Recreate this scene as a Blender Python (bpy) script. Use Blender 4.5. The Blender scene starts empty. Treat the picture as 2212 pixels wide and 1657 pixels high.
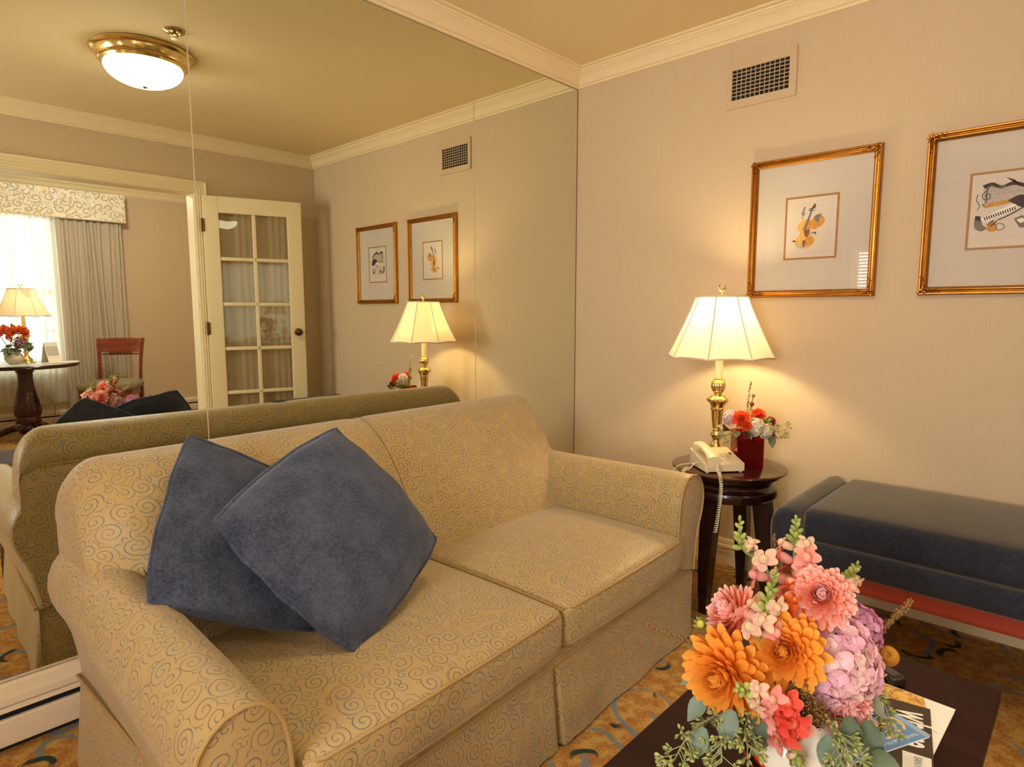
import bpy, math, random
from math import sin, cos, pi, radians as R, sqrt, atan2
from mathutils import Vector as V, Matrix, Quaternion
random.seed(7)
S = bpy.context.scene
COL = S.collection

# ------------------------------------------------------------------ helpers
def srgb(r, g, b, a=1.0):
    def c(x):
        x /= 255.0
        return x / 12.92 if x <= 0.04045 else ((x + 0.055) / 1.055) ** 2.4
    return (c(r), c(g), c(b), a)

class MB:
    """collects vertices, faces, uvs and vertex colours for ONE mesh object"""
    def __init__(s):
        s.v = []; s.f = []; s.uv = []; s.c = []; s.m = []
    def addv(s, p, col=None):
        s.v.append(V(p)); s.c.append(col); return len(s.v) - 1
    def face(s, idx, uv=None, m=0):
        s.f.append(tuple(idx)); s.uv.append(uv); s.m.append(m)
    def merge(s, o, M=None, m=None):
        b = len(s.v)
        s.v += [(M @ p) if M is not None else p.copy() for p in o.v]; s.c += o.c
        s.f += [tuple(i + b for i in f) for f in o.f]; s.uv += o.uv
        s.m += o.m if m is None else [m] * len(o.f)
        return s
    def xf(s, M):
        s.v = [M @ p for p in s.v]; return s
    # -- shapes
    def loft(s, rings, closed=True, cap=True, uvs=True, col=None, m=0, loop=False):
        n = len(rings[0]); base = len(s.v)
        for k, r in enumerate(rings):
            for j, p in enumerate(r):
                cc = col(k / max(1, len(rings) - 1), j / n) if callable(col) else col
                s.addv(p, cc)
        us = [[0.0] for _ in rings]
        for k, r in enumerate(rings):
            for j in range(n):
                us[k].append(us[k][-1] + (V(r[(j + 1) % n]) - V(r[j])).length)
        vs = [0.0]
        for k in range(1, len(rings)):
            vs.append(vs[-1] + sum((V(rings[k][j]) - V(rings[k - 1][j])).length for j in range(n)) / n)
        K = len(rings)
        ref = us[K // 2]
        for k in range(K if loop else K - 1):
            k2 = (k + 1) % K
            for j in range(n if closed else n - 1):
                j2 = (j + 1) % n
                uv = [(ref[j], vs[k]), (ref[j + 1], vs[k]), (ref[j + 1], vs[k2]), (ref[j], vs[k2])] if uvs else None
                s.face((base + k * n + j, base + k * n + j2, base + k2 * n + j2, base + k2 * n + j), uv, m)
        if cap and closed and not loop:
            for k, rev in ((0, True), (K - 1, False)):
                idx = [base + k * n + j for j in range(n)]
                pts = [s.v[i] for i in idx]
                nrm = V((0, 0, 0))
                for a in range(n): nrm += pts[a].cross(pts[(a + 1) % n])
                ax = max(range(3), key=lambda i: abs(nrm[i]))
                uv = [tuple(p[i] for i in range(3) if i != ax) for p in pts]
                if rev: idx.reverse(); uv.reverse()
                s.face(idx, uv, m)
        return s
    def tube(s, pts, r, n=8, col=None, m=0, cap=True):
        pts = [V(p) for p in pts]
        rs = r if isinstance(r, (list, tuple)) else [r] * len(pts)
        t0 = (pts[1] - pts[0]).normalized()
        a = V((0, 0, 1)) if abs(t0.z) < 0.9 else V((1, 0, 0))
        nx = t0.cross(a).normalized(); rings = []
        for i, p in enumerate(pts):
            t = ((pts[min(i + 1, len(pts) - 1)] - pts[max(i - 1, 0)]) or t0)
            t = t.normalized() if t.length > 1e-9 else t0
            nx = (nx - t * nx.dot(t)).normalized(); ny = t.cross(nx)
            rings.append([p + nx * rs[i] * cos(2 * pi * k / n) + ny * rs[i] * sin(2 * pi * k / n) for k in range(n)])
        return s.loft(rings, True, cap, True, col, m)
    def lathe(s, prof, n=32, col=None, m=0, flute=None, cap=True):
        rings = []
        for (r, z) in prof:
            ring = []
            for k in range(n):
                a = 2 * pi * k / n
                rr = max(r, 1e-5)
                if flute: rr *= flute(z, a)
                ring.append((rr * cos(a), rr * sin(a), z))
            rings.append(ring)
        return s.loft(rings, True, cap, True, col, m)
    def box(s, x0, x1, y0, y1, z0, z1, m=0, bev=0.0, seg=2, col=None):
        if bev > 0:
            o = rbox((x1 - x0, y1 - y0, z1 - z0), bev, seg, col)
            o.xf(Matrix.Translation(((x0 + x1) / 2, (y0 + y1) / 2, (z0 + z1) / 2)))
            return s.merge(o, m=m)
        b = len(s.v)
        for z in (z0, z1):
            for y in (y0, y1):
                for x in (x0, x1): s.addv((x, y, z), col)
        for f, ax in (((0, 2, 3, 1), 2), ((4, 5, 7, 6), 2), ((0, 1, 5, 4), 1), ((2, 6, 7, 3), 1), ((0, 4, 6, 2), 0), ((1, 3, 7, 5), 0)):
            uv = [tuple(s.v[b + i][k] for k in range(3) if k != ax) for i in f]
            s.face([b + i for i in f], uv, m)
        return s
    def ell(s, c, rx, ry, rz, nu=10, nv=6, col=None, M=None, m=0):
        rings = []
        c = V(c)
        for k in range(nv + 1):
            th = pi * k / nv; ring = []
            sr = max(sin(th), 0.02)
            for j in range(nu):
                a = 2 * pi * j / nu
                p = V((rx * sr * cos(a), ry * sr * sin(a), -rz * cos(th)))
                ring.append(c + ((M @ p) if M is not None else p))
            rings.append(ring)
        return s.loft(rings, True, True, True, col, m)
    def poly(s, pts, m=0, col=None):
        b = [s.addv(p, col) for p in pts]
        s.face(b, [(p[0], p[1]) for p in pts], m)
        return s

def rbox(size, r, seg=3, col=None, extra=6, deform=None):
    """box with rounded edges, gridded so that it can be deformed"""
    h = [d / 2 for d in size]
    r = min([r] + [x * 0.999 for x in h])
    def ticks(a):
        t = [-a + r * (1 - cos(pi / 2 * i / seg)) for i in range(seg + 1)]
        inner = [(-a + r) + (2 * a - 2 * r) * i / extra for i in range(1, extra)] if 2 * a - 2 * r > 1e-4 else []
        return t + inner + [-x for x in reversed(t)]
    T = [ticks(a) for a in h]
    o = MB()
    for ax in range(3):
        u, w = [i for i in range(3) if i != ax]
        for sg in (-1, 1):
            b = len(o.v); nu, nw = len(T[u]), len(T[w])
            P2 = []
            for a in T[u]:
                for c in T[w]:
                    p = [0, 0, 0]; p[ax] = sg * h[ax]; p[u] = a; p[w] = c
                    q = V([max(-(h[i] - r), min(h[i] - r, p[i])) for i in range(3)])
                    d = V(p) - q
                    pos = q + d.normalized() * r if d.length > 1e-9 else V(p)
                    P2.append((a, c))
                    o.addv(deform(pos) if deform else pos, col)
            for i in range(nu - 1):
                for j in range(nw - 1):
                    f = [i * nw + j, (i + 1) * nw + j, (i + 1) * nw + j + 1, i * nw + j + 1]
                    flip = (sg < 0) != (ax == 1)
                    if flip: f.reverse()
                    o.face([b + k for k in f], [P2[k] for k in f])
    return o

ALL = []
def link(o, parent=None):
    COL.objects.link(o)
    if parent is not None: o.parent = parent
    return o

def build(name, mb, mats, parent=None, loc=None, smooth=True, angle=40, label=None, world=False):
    """one mesh object; world=True: coordinates are world ones, moved under the parent"""
    if not isinstance(mats, (list, tuple)): mats = [mats]
    vs = mb.v
    if world and parent is not None:
        Mi = parent.matrix_basis.inverted() if parent.parent is None else (parent.parent.matrix_basis @ parent.matrix_basis).inverted()
        vs = [Mi @ p for p in vs]
    elif loc is not None:
        vs = [p - V(loc) for p in vs]
    me = bpy.data.meshes.new(name)
    me.from_pydata([tuple(p) for p in vs], [], mb.f)
    for m in mats: me.materials.append(m)
    me.polygons.foreach_set('material_index', mb.m)
    uvl = me.uv_layers.new(name='UVMap')
    flat = []
    for f, uv in zip(mb.f, mb.uv):
        for i in range(len(f)): flat += list(uv[i][:2]) if uv else [0.0, 0.0]
    uvl.data.foreach_set('uv', flat)
    if any(c is not None for c in mb.c):
        at = me.color_attributes.new('Col', 'FLOAT_COLOR', 'POINT')
        cc = []
        for c in mb.c: cc += list(c if c is not None else (1, 1, 1, 1))
        at.data.foreach_set('color', cc)
    me.polygons.foreach_set('use_smooth', [smooth] * len(me.polygons))
    me.validate()
    if smooth and angle:
        me.set_sharp_from_angle(angle=R(angle))
    o = bpy.data.objects.new(name, me)
    if loc is not None: o.location = loc
    link(o, parent)
    if label: o['label'] = label
    return o

def thing(name, label, cat, loc=(0, 0, 0), rotz=0.0, group=None, kind=None):
    o = bpy.data.objects.new(name, None)
    o.empty_display_size = 0.05
    COL.objects.link(o)
    o.location = loc; o.rotation_euler = (0, 0, rotz)
    o.matrix_basis = Matrix.Translation(loc) @ Matrix.Rotation(rotz, 4, 'Z')
    return tag(o, label, cat, group, kind)

def tag(o, label, cat, group=None, kind=None):
    o['label'] = label; o['category'] = cat
    if group: o['group'] = group
    if kind: o['kind'] = kind
    return o

def copy_thing(root, loc, rotz, label, group=None):
    r = root.copy(); COL.objects.link(r)
    r.location = loc; r.rotation_euler = (0, 0, rotz); r['label'] = label
    if group: r['group'] = group
    for ch in list(root.children):
        c = ch.copy(); COL.objects.link(c); c.parent = r
        for g in list(ch.children):
            d = g.copy(); COL.objects.link(d); d.parent = c
    return r

def struct(name, mb, mat, label, cat, **k):
    return tag(build(name, mb, mat, **k), label, cat, None, 'structure')

# ------------------------------------------------------------------ materials
class NT:
    def __init__(s, name):
        s.mat = bpy.data.materials.new(name); s.mat.use_nodes = True
        s.nt = s.mat.node_tree; s.nt.nodes.clear()
        s.out = s.nt.nodes.new('ShaderNodeOutputMaterial')
    def n(s, t, **k):
        o = s.nt.nodes.new(t)
        for a, b in k.items(): setattr(o, a, b)
        return o
    def l(s, a, b): s.nt.links.new(a, b)
    def put(s, sock, val):
        if isinstance(val, bpy.types.NodeSocket): s.l(val, sock)
        else: sock.default_value = val
    def m(s, op, a, b=None, c=None, clamp=False):
        o = s.n('ShaderNodeMath', operation=op, use_clamp=clamp)
        s.put(o.inputs[0], a)
        if b is not None: s.put(o.inputs[1], b)
        if c is not None: s.put(o.inputs[2], c)
        return o.outputs[0]
    def vm(s, op, a, b=None):
        o = s.n('ShaderNodeVectorMath', operation=op)
        s.put(o.inputs[0], a)
        if b is not None: s.put(o.inputs[1], b)
        return o.outputs['Value'] if op in ('LENGTH', 'DOT_PRODUCT') else o.outputs[0]
    def mix(s, f, a, b):
        o = s.n('ShaderNodeMix', data_type='RGBA')
        s.put(o.inputs[0], f); s.put(o.inputs[6], a); s.put(o.inputs[7], b)
        return o.outputs[2]
    def smooth(s, x, lo, hi):
        o = s.n('ShaderNodeMapRange', interpolation_type='SMOOTHSTEP')
        s.put(o.inputs[0], x); s.put(o.inputs[1], lo); s.put(o.inputs[2], hi)
        return o.outputs[0]
    def noise(s, vec, scale, detail=3.0, rough=0.55, dist=0.0):
        o = s.n('ShaderNodeTexNoise'); s.put(o.inputs['Vector'], vec)
        o.inputs['Scale'].default_value = scale; o.inputs['Detail'].default_value = detail
        o.inputs['Roughness'].default_value = rough; o.inputs['Distortion'].default_value = dist
        return o.outputs['Fac'] if 'Fac' in o.outputs else o.outputs[0]
    def pos(s): return s.n('ShaderNodeNewGeometry').outputs['Position']
    def obj(s): return s.n('ShaderNodeTexCoord').outputs['Object']
    def uv(s): return s.n('ShaderNodeTexCoord').outputs['UV']
    def scale(s, v, x, y, z):
        return s.vm('MULTIPLY', v, (x, y, z))
    def bump(s, h, strength=0.3, dist=0.002):
        o = s.n('ShaderNodeBump'); o.inputs['Strength'].default_value = strength
        o.inputs['Distance'].default_value = dist; s.l(h, o.inputs['Height'])
        return o.outputs[0]
    def pbsdf(s, col, rough=0.5, metal=0.0, spec=0.5, nrm=None, **k):
        b = s.n('ShaderNodeBsdfPrincipled')
        s.put(b.inputs['Base Color'], col); s.put(b.inputs['Roughness'], rough)
        s.put(b.inputs['Metallic'], metal); s.put(b.inputs['Specular IOR Level'], spec)
        if nrm is not None: s.l(nrm, b.inputs['Normal'])
        for a, v in k.items(): s.put(b.inputs[a.replace('_', ' ')], v)
        return b
    def done(s, sh):
        s.l(sh.outputs[0] if hasattr(sh, 'outputs') else sh, s.out.inputs[0]); return s.mat

def plain(name, col, rough=0.5, metal=0.0, spec=0.5, var=0.06, vscale=30, bump=0.0, **k):
    t = NT(name)
    p = t.obj(); nz = t.noise(p, vscale)
    c = t.mix(nz, tuple(x * (1 - var) for x in col[:3]) + (1,), tuple(min(1, x * (1 + var)) for x in col[:3]) + (1,))
    nr = t.bump(t.noise(p, vscale * 8), bump) if bump else None
    return t.done(t.pbsdf(c, rough, metal, spec, nr, **k))

def spirals(t, uv, s, pitch, w, rmin=0.30, rmax=0.46, seed=0.0):
    """scroll pattern: one spiral per voronoi cell -> line mask"""
    v = t.vm('ADD', t.vm('MULTIPLY', uv, (s, s, 0)), (seed, seed * 1.7, 0))
    vo = t.n('ShaderNodeTexVoronoi', voronoi_dimensions='2D', feature='F1')
    t.l(v, vo.inputs['Vector']); vo.inputs['Scale'].default_value = 1.0; vo.inputs['Randomness'].default_value = 0.72
    d = t.vm('SUBTRACT', v, vo.outputs['Position'])
    sp = t.n('ShaderNodeSeparateXYZ'); t.l(d, sp.inputs[0])
    rr = t.m('SQRT', t.m('ADD', t.m('MULTIPLY', sp.outputs[0], sp.outputs[0]), t.m('MULTIPLY', sp.outputs[1], sp.outputs[1])))
    ang = t.m('ARCTAN2', sp.outputs[1], sp.outputs[0])
    sc = t.n('ShaderNodeSeparateColor'); t.l(vo.outputs['Color'], sc.inputs[0])
    sg = t.m('SIGN', t.m('SUBTRACT', sc.outputs[1], 0.5))
    ph = t.m('ADD', t.m('DIVIDE', t.m('MULTIPLY', ang, sg), 2 * pi), sc.outputs[0])
    tt = t.m('FRACT', t.m('ADD', t.m('ADD', ph, 10.0), t.m('DIVIDE', rr, pitch)))
    dist = t.m('ABSOLUTE', t.m('SUBTRACT', tt, 0.5))
    line = t.m('SUBTRACT', 1.0, t.smooth(dist, w * 0.6, w * 1.3))
    rm = t.m('ADD', rmin, t.m('MULTIPLY', sc.outputs[2], rmax - rmin))
    # the outermost turn ends at an angle, so the scroll has a tail
    end = t.m('ADD', rm, t.m('MULTIPLY', t.m('SINE', t.m('ADD', ang, t.m('MULTIPLY', sc.outputs[0], 6.283))), pitch * 0.3))
    mask = t.m('SUBTRACT', 1.0, t.smooth(rr, t.m('SUBTRACT', end, 0.012), end))
    hole = t.smooth(rr, pitch * 0.16, pitch * 0.3)
    return t.m('MULTIPLY', t.m('MULTIPLY', line, mask), hole), mask, sc.outputs[0]

def sofa_fabric():
    t = NT('scroll_damask')
    uv = t.uv()
    warp = t.n('ShaderNodeTexNoise'); t.l(uv, warp.inputs['Vector']); warp.inputs['Scale'].default_value = 9
    wv = t.vm('MULTIPLY', t.vm('SUBTRACT', warp.outputs['Color'], (0.5, 0.5, 0.5)), (0.018, 0.018, 0))
    u2 = t.vm('ADD', uv, wv)
    a, ma, ra = spirals(t, u2, 19.0, 0.225, 0.105, 0.42, 0.60)
    b, mb_, rb = spirals(t, u2, 33.0, 0.28, 0.13, 0.34, 0.52, 3.7)
    b = t.m('MULTIPLY', b, t.m('SUBTRACT', 1.0, ma))
    ln = t.m('MAXIMUM', a, b)
    rnd = t.noise(uv, 14.0, 1.0)
    linec = t.mix(t.smooth(rnd, 0.4, 0.62), srgb(84, 96, 104), srgb(116, 100, 66))
    wn = t.noise(t.scale(uv, 220, 60, 1), 6.0, 2.0)
    base = t.mix(wn, srgb(163, 135, 83), srgb(185, 157, 103))
    big = t.noise(uv, 3.0, 2.0)
    base = t.mix(t.m('MULTIPLY', big, 0.35), base, srgb(152, 120, 70))
    c = t.mix(t.m('MULTIPLY', ln, t.m('ADD', 0.62, t.m('MULTIPLY', t.smooth(t.noise(uv, 22.0, 2.0), 0.35, 0.58), 0.32))), base, linec)
    h = t.m('ADD', t.m('MULTIPLY', ln, -0.6), t.m('MULTIPLY', t.noise(t.scale(uv, 1, 1, 1), 700.0, 1.0), 0.5))
    bs = t.pbsdf(c, 0.45, 0.0, 0.42, t.bump(h, 0.25, 0.0012))
    bs.inputs['Sheen Weight'].default_value = 0.25
    return t.done(bs)

def carpet_mat():
    t = NT('carpet_scrolls')
    p = t.pos()
    w = t.n('ShaderNodeTexNoise'); t.l(p, w.inputs['Vector']); w.inputs['Scale'].default_value = 5
    pw = t.vm('ADD', p, t.vm('MULTIPLY', t.vm('SUBTRACT', w.outputs['Color'], (0.5, 0.5, 0.5)), (0.09, 0.09, 0)))
    n1 = t.noise(p, 26.0, 4.0, 0.65); n2 = t.noise(p, 90.0, 2.0)
    vo = t.n('ShaderNodeTexVoronoi', voronoi_dimensions='2D', feature='F1')
    t.l(t.vm('MULTIPLY', pw, (34, 34, 0)), vo.inputs['Vector'])
    leaf = t.m('SUBTRACT', 1.0, t.smooth(vo.outputs['Distance'], 0.20, 0.42))
    base = t.mix(t.smooth(n1, 0.36, 0.62), srgb(202, 162, 88), srgb(174, 112, 54))
    base = t.mix(t.m('MULTIPLY', leaf, t.m('ADD', 0.35, t.m('MULTIPLY', t.smooth(n1, 0.42, 0.58), 0.6))), base, srgb(138, 68, 28))
    base = t.mix(t.m('MULTIPLY', n2, 0.35), base, srgb(206, 166, 92))
    a, ma, ra = spirals(t, pw, 4.0, 0.46, 0.085, 0.36, 0.58, 1.3)
    d, md, rd = spirals(t, pw, 6.0, 0.50, 0.12, 0.24, 0.40, 6.1)
    brk = t.smooth(t.noise(p, 6.0, 1.0), 0.40, 0.5)
    c = t.mix(t.m('MULTIPLY', a, 0.9), base, t.mix(n2, srgb(104, 120, 130), srgb(136, 144, 140)))
    c = t.mix(t.m('MULTIPLY', t.m('MULTIPLY', d, brk), 0.95), c, srgb(34, 58, 58))
    h = t.noise(p, 500.0, 1.0)
    return t.done(t.pbsdf(c, 0.95, 0, 0.1, t.bump(h, 0.6, 0.004)))

def wall_mat(name, a, b):
    t = NT(name); p = t.pos()
    w1 = t.noise(t.scale(p, 260, 260, 6), 1.0, 2.0); w2 = t.noise(t.scale(p, 10, 10, 200), 1.0, 2.0)
    bl = t.noise(p, 1.2, 2.0)
    c = t.mix(t.m('ADD', t.m('MULTIPLY', w1, 0.6), t.m('MULTIPLY', w2, 0.4)), a, b)
    c = t.mix(t.m('MULTIPLY', bl, 0.25), c, tuple(x * 0.93 for x in a[:3]) + (1,))
    return t.done(t.pbsdf(c, 0.75, 0, 0.2, t.bump(t.m('ADD', w1, w2), 0.12, 0.001)))

def velvet(name, a, b, scale=9.0, sheen=0.5, tint=(0.6, 0.65, 0.8, 1), bump=0.5):
    t = NT(name); p = t.obj()
    n1 = t.noise(p, scale, 4.0, 0.62); n2 = t.noise(p, scale * 9, 3.0, 0.7); n3 = t.noise(p, scale * 30, 1.0)
    f = t.m('ADD', t.m('MULTIPLY', t.smooth(n1, 0.30, 0.70), 0.40), t.m('MULTIPLY', t.smooth(t.m('MULTIPLY', t.m('ADD', n2, n3), 0.5), 0.34, 0.66), 0.60))
    c = t.mix(f, a, b)
    bs = t.pbsdf(c, 0.9, 0, 0.15, t.bump(t.m('ADD', n2, n3), bump, 0.003))
    bs.inputs['Sheen Weight'].default_value = sheen; bs.inputs['Sheen Roughness'].default_value = 0.45
    bs.inputs['Sheen Tint'].default_value = tint
    return t.done(bs)

def wood(name, a, b, rough=0.22, spec=0.5, axis=(3, 3, 40), coat=0.3):
    t = NT(name); p = t.obj()
    n = t.noise(t.scale(p, *axis), 1.0, 4.0, 0.6, 0.6)
    c = t.mix(t.smooth(n, 0.3, 0.7), a, b)
    bs = t.pbsdf(c, rough, 0, spec); bs.inputs['Coat Weight'].default_value = coat; bs.inputs['Coat Roughness'].default_value = 0.12
    return t.done(bs)

def metal(name, col, rough=0.2, var=0.25):
    t = NT(name); p = t.obj(); n = t.noise(p, 40.0, 3.0)
    c = t.mix(n, tuple(x * (1 - var) for x in col[:3]) + (1,), col)
    return t.done(t.pbsdf(c, t.m('ADD', rough, t.m('MULTIPLY', n, 0.08)), 1.0, 0.5))

def petal_mat(name='petals', trans=0.28, rough=0.5):
    t = NT(name)
    a = t.n('ShaderNodeAttribute', attribute_name='Col')
    n = t.noise(t.obj(), 120.0, 2.0)
    c = t.mix(t.m('MULTIPLY', n, 0.22), a.outputs['Color'], t.mix(0.45, a.outputs['Color'], (0.9, 0.5, 0.3, 1)))
    p = t.pbsdf(c, rough, 0, 0.25)
    tr = t.n('ShaderNodeBsdfTranslucent'); t.l(c, tr.inputs[0])
    mx = t.n('ShaderNodeMixShader'); mx.inputs[0].default_value = trans
    t.l(p.outputs[0], mx.inputs[1]); t.l(tr.outputs[0], mx.inputs[2])
    return t.done(mx)

def leaf_mat():
    t = NT('foliage')
    a = t.n('ShaderNodeAttribute', attribute_name='Col')
    n = t.noise(t.obj(), 60.0, 3.0)
    c = t.mix(t.m('MULTIPLY', n, 0.4), a.outputs['Color'], t.mix(0.6, a.outputs['Color'], (0.1, 0.14, 0.05, 1)))
    return t.done(t.pbsdf(c, 0.5, 0, 0.35))

def cloth_trans(name, col, trans=0.5, alpha=0.0, rough=0.9, emit=0.0):
    t = NT(name); p = t.obj()
    n = t.noise(t.scale(p, 300, 300, 300), 1.0, 2.0)
    c = t.mix(n, tuple(x * 0.93 for x in col[:3]) + (1,), col)
    d = t.n('ShaderNodeBsdfDiffuse'); t.l(c, d.inputs[0])
    tr = t.n('ShaderNodeBsdfTranslucent'); t.l(c, tr.inputs[0])
    mx = t.n('ShaderNodeMixShader'); mx.inputs[0].default_value = trans
    t.l(d.outputs[0], mx.inputs[1]); t.l(tr.outputs[0], mx.inputs[2]); last = mx
    if alpha > 0:
        tp = t.n('ShaderNodeBsdfTransparent'); m2 = t.n('ShaderNodeMixShader'); m2.inputs[0].default_value = alpha
        t.l(last.outputs[0], m2.inputs[1]); t.l(tp.outputs[0], m2.inputs[2]); last = m2
    if emit > 0:
        e = t.n('ShaderNodeEmission'); e.inputs[0].default_value = col; e.inputs[1].default_value = emit
        ad = t.n('ShaderNodeAddShader'); t.l(last.outputs[0], ad.inputs[0]); t.l(e.outputs[0], ad.inputs[1]); last = ad
    return t.done(last)

def pane_mat(name='pane_glass', refl=0.10, tint=(1, 1, 1, 1), wob=0.0):
    t = NT(name)
    tp = t.n('ShaderNodeBsdfTransparent'); tp.inputs[0].default_value = tint
    g = t.n('ShaderNodeBsdfGlossy'); g.inputs['Roughness'].default_value = 0.0
    if wob:
        t.l(t.bump(t.noise(t.obj(), 9.0, 1.0), wob, 0.02), g.inputs['Normal'])
    ge = t.n('ShaderNodeNewGeometry')
    cs = t.m('ABSOLUTE', t.vm('DOT_PRODUCT', ge.outputs['Incoming'], ge.outputs['Normal']))
    sch = t.m('POWER', t.m('SUBTRACT', 1.0, cs, clamp=True), 5.0)
    f = t.m('ADD', refl, t.m('MULTIPLY', sch, 1.0 - refl), clamp=True)
    mx = t.n('ShaderNodeMixShader'); t.l(f, mx.inputs[0])
    t.l(tp.outputs[0], mx.inputs[1]); t.l(g.outputs[0], mx.inputs[2])
    return t.done(mx)

def emis(name, col, strength):
    t = NT(name); e = t.n('ShaderNodeEmission')
    n = t.noise(t.obj(), 3.0, 1.0)
    t.l(t.mix(t.m('MULTIPLY', n, 0.15), col, (1, 1, 1, 1)), e.inputs[0]); e.inputs[1].default_value = strength
    return t.done(e)

M = {}
M['sofa'] = sofa_fabric()
M['welt'] = plain('welt_cord', srgb(166, 134, 82), 0.5, var=0.12, vscale=60)
M['carpet'] = carpet_mat()
M['wall'] = wall_mat('wallpaper', srgb(202, 179, 148), srgb(218, 197, 166))
M['ceil'] = plain('ceiling_paint', srgb(228, 208, 162), 0.85, spec=0.15, var=0.02, vscale=4)
M['trim'] = plain('cream_paint', srgb(236, 216, 174), 0.45, spec=0.4, var=0.02, vscale=6)
M['door'] = plain('door_paint', srgb(238, 222, 180), 0.42, spec=0.4, var=0.02, vscale=6)
M['heater'] = plain('heater_enamel', srgb(232, 212, 184), 0.4, spec=0.4, var=0.02, vscale=6)
M['black'] = plain('shadow_black', srgb(22, 18, 14), 0.7)
M['pillow'] = velvet('blue_chenille', srgb(33, 38, 54), srgb(82, 86, 99), 15.0, 0.45)
M['bench'] = velvet('navy_velvet', srgb(30, 34, 47), srgb(50, 53, 64), 5.0, 0.55, (0.8, 0.68, 0.52, 1), 0.18)
M['red'] = plain('red_rail_cloth', srgb(150, 52, 30), 0.55, var=0.1, vscale=14)
M['mahog'] = wood('mahogany', srgb(46, 15, 10), srgb(72, 27, 16), 0.18)
M['dark'] = wood('dark_mahogany', srgb(24, 9, 8), srgb(40, 15, 12), 0.2)
M['coffee'] = wood('espresso_wood', srgb(36, 14, 11), srgb(50, 21, 16), 0.55, 0.16, (30, 3, 3), 0.0)
M['chairwood'] = wood('cherry_wood', srgb(92, 34, 20), srgb(134, 56, 32), 0.25)
M['brass'] = metal('brass', srgb(250, 226, 160), 0.14, 0.2)
M['nickel'] = metal('bright_metal', srgb(220, 200, 150), 0.15)
M['bronze'] = metal('bronze', srgb(120, 84, 52), 0.3)
M['gold'] = metal('gilt', srgb(206, 142, 62), 0.32, 0.45)
M['goldtrim'] = plain('gilt_line', srgb(168, 116, 58), 0.5)
M['mat'] = plain('mat_board', srgb(208, 197, 184), 0.8, var=0.015, vscale=20)
M['paper'] = plain('drawing_paper', srgb(220, 207, 194), 0.8, var=0.02, vscale=40)
M['pane'] = pane_mat('picture_glass', 0.06)
M['doorpane'] = pane_mat('door_glass', 0.10, (0.97, 0.97, 0.95, 1), 0.012)
M['winpane'] = pane_mat('window_glass', 0.06)
M['shade'] = cloth_trans('lamp_shade_silk', srgb(255, 240, 205), 0.20, 0.0, emit=0.05)
M['shadetrim'] = plain('shade_braid', srgb(226, 196, 172), 0.8)
M['candle'] = plain('candle_sleeve', srgb(250, 236, 190), 0.5)
M['sheer'] = cloth_trans('sheer_voile', srgb(250, 250, 240), 0.6, 0.12)
M['drape'] = cloth_trans('drape_cloth', srgb(210, 198, 180), 0.22)
M['doorsheer'] = cloth_trans('door_sheer', srgb(224, 210, 180), 0.4, 0.30)
M['globe'] = emis('lit_globe', (1.0, 0.90, 0.70, 1), 46.0)
M['bulb'] = emis('lit_bulb', (1.0, 0.80, 0.48, 1), 12.0)
M['phone'] = plain('phone_plastic', srgb(226, 208, 172), 0.4, var=0.02)
M['phonebtn'] = plain('phone_button', srgb(205, 190, 160), 0.5)
M['redlamp'] = plain('phone_lamp', srgb(150, 40, 20), 0.3)
M['blackplastic'] = plain('black_plastic', srgb(40, 32, 28), 0.22)
M['cordc'] = plain('cord_cream', srgb(228, 212, 176), 0.5)
M['cordb'] = plain('cord_brown', srgb(150, 96, 48), 0.5)
M['petal'] = petal_mat()
M['leaf'] = leaf_mat()
M['ink'] = plain('ink', srgb(70, 62, 58), 0.8)
M['seat'] = velvet('chair_seat', srgb(126, 110, 82), srgb(150, 134, 104), 20, 0.3)
M['vent'] = plain('vent_enamel', srgb(206, 181, 148), 0.5, var=0.02)
M['ventbar'] = plain('vent_bar', srgb(190, 168, 138), 0.45)
M['white'] = plain('white_card', srgb(244, 238, 226), 0.6, var=0.01)

def flat(name, r, g, b, rough=0.7, **k):
    key = 'flat_' + name
    if key not in M: M[key] = plain(name, srgb(r, g, b), rough, **k)
    return M[key]

# mirror silvering: faint green-grey tint
def mirror_mat():
    t = NT('mirror_silver'); g = t.n('ShaderNodeBsdfGlossy')
    n = t.noise(t.obj(), 2.0, 1.0)
    t.l(t.mix(n, (0.80, 0.81, 0.70, 1), (0.82, 0.83, 0.72, 1)), g.inputs[0]); g.inputs['Roughness'].default_value = 0.0
    return t.done(g)
M['mirror'] = mirror_mat()

# valance print
def valance_mat():
    t = NT('valance_print'); p = t.obj()
    q = t.vm('MULTIPLY', p, (1, 0, 1))
    sw = t.n('ShaderNodeSeparateXYZ'); t.l(p, sw.inputs[0])
    cb = t.n('ShaderNodeCombineXYZ'); t.l(sw.outputs[0], cb.inputs[0]); t.l(sw.outputs[2], cb.inputs[1])
    a, ma, ra = spirals(t, cb.outputs[0], 12.0, 0.42, 0.16, 0.40, 0.62, 2.0)
    b, mb_, rb = spirals(t, cb.outputs[0], 16.0, 0.45, 0.18, 0.36, 0.56, 5.0)
    n = t.noise(p, 14.0, 2.0)
    c = t.mix(t.smooth(n, 0.5, 0.62), srgb(238, 230, 214), srgb(236, 220, 190))
    c = t.mix(t.m('MULTIPLY', a, 0.8), c, srgb(172, 142, 98))
    c = t.mix(t.m('MULTIPLY', b, 0.8), c, srgb(174, 178, 176))
    return t.done(t.pbsdf(c, 0.8, 0, 0.2))
M['valance'] = valance_mat()

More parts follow.
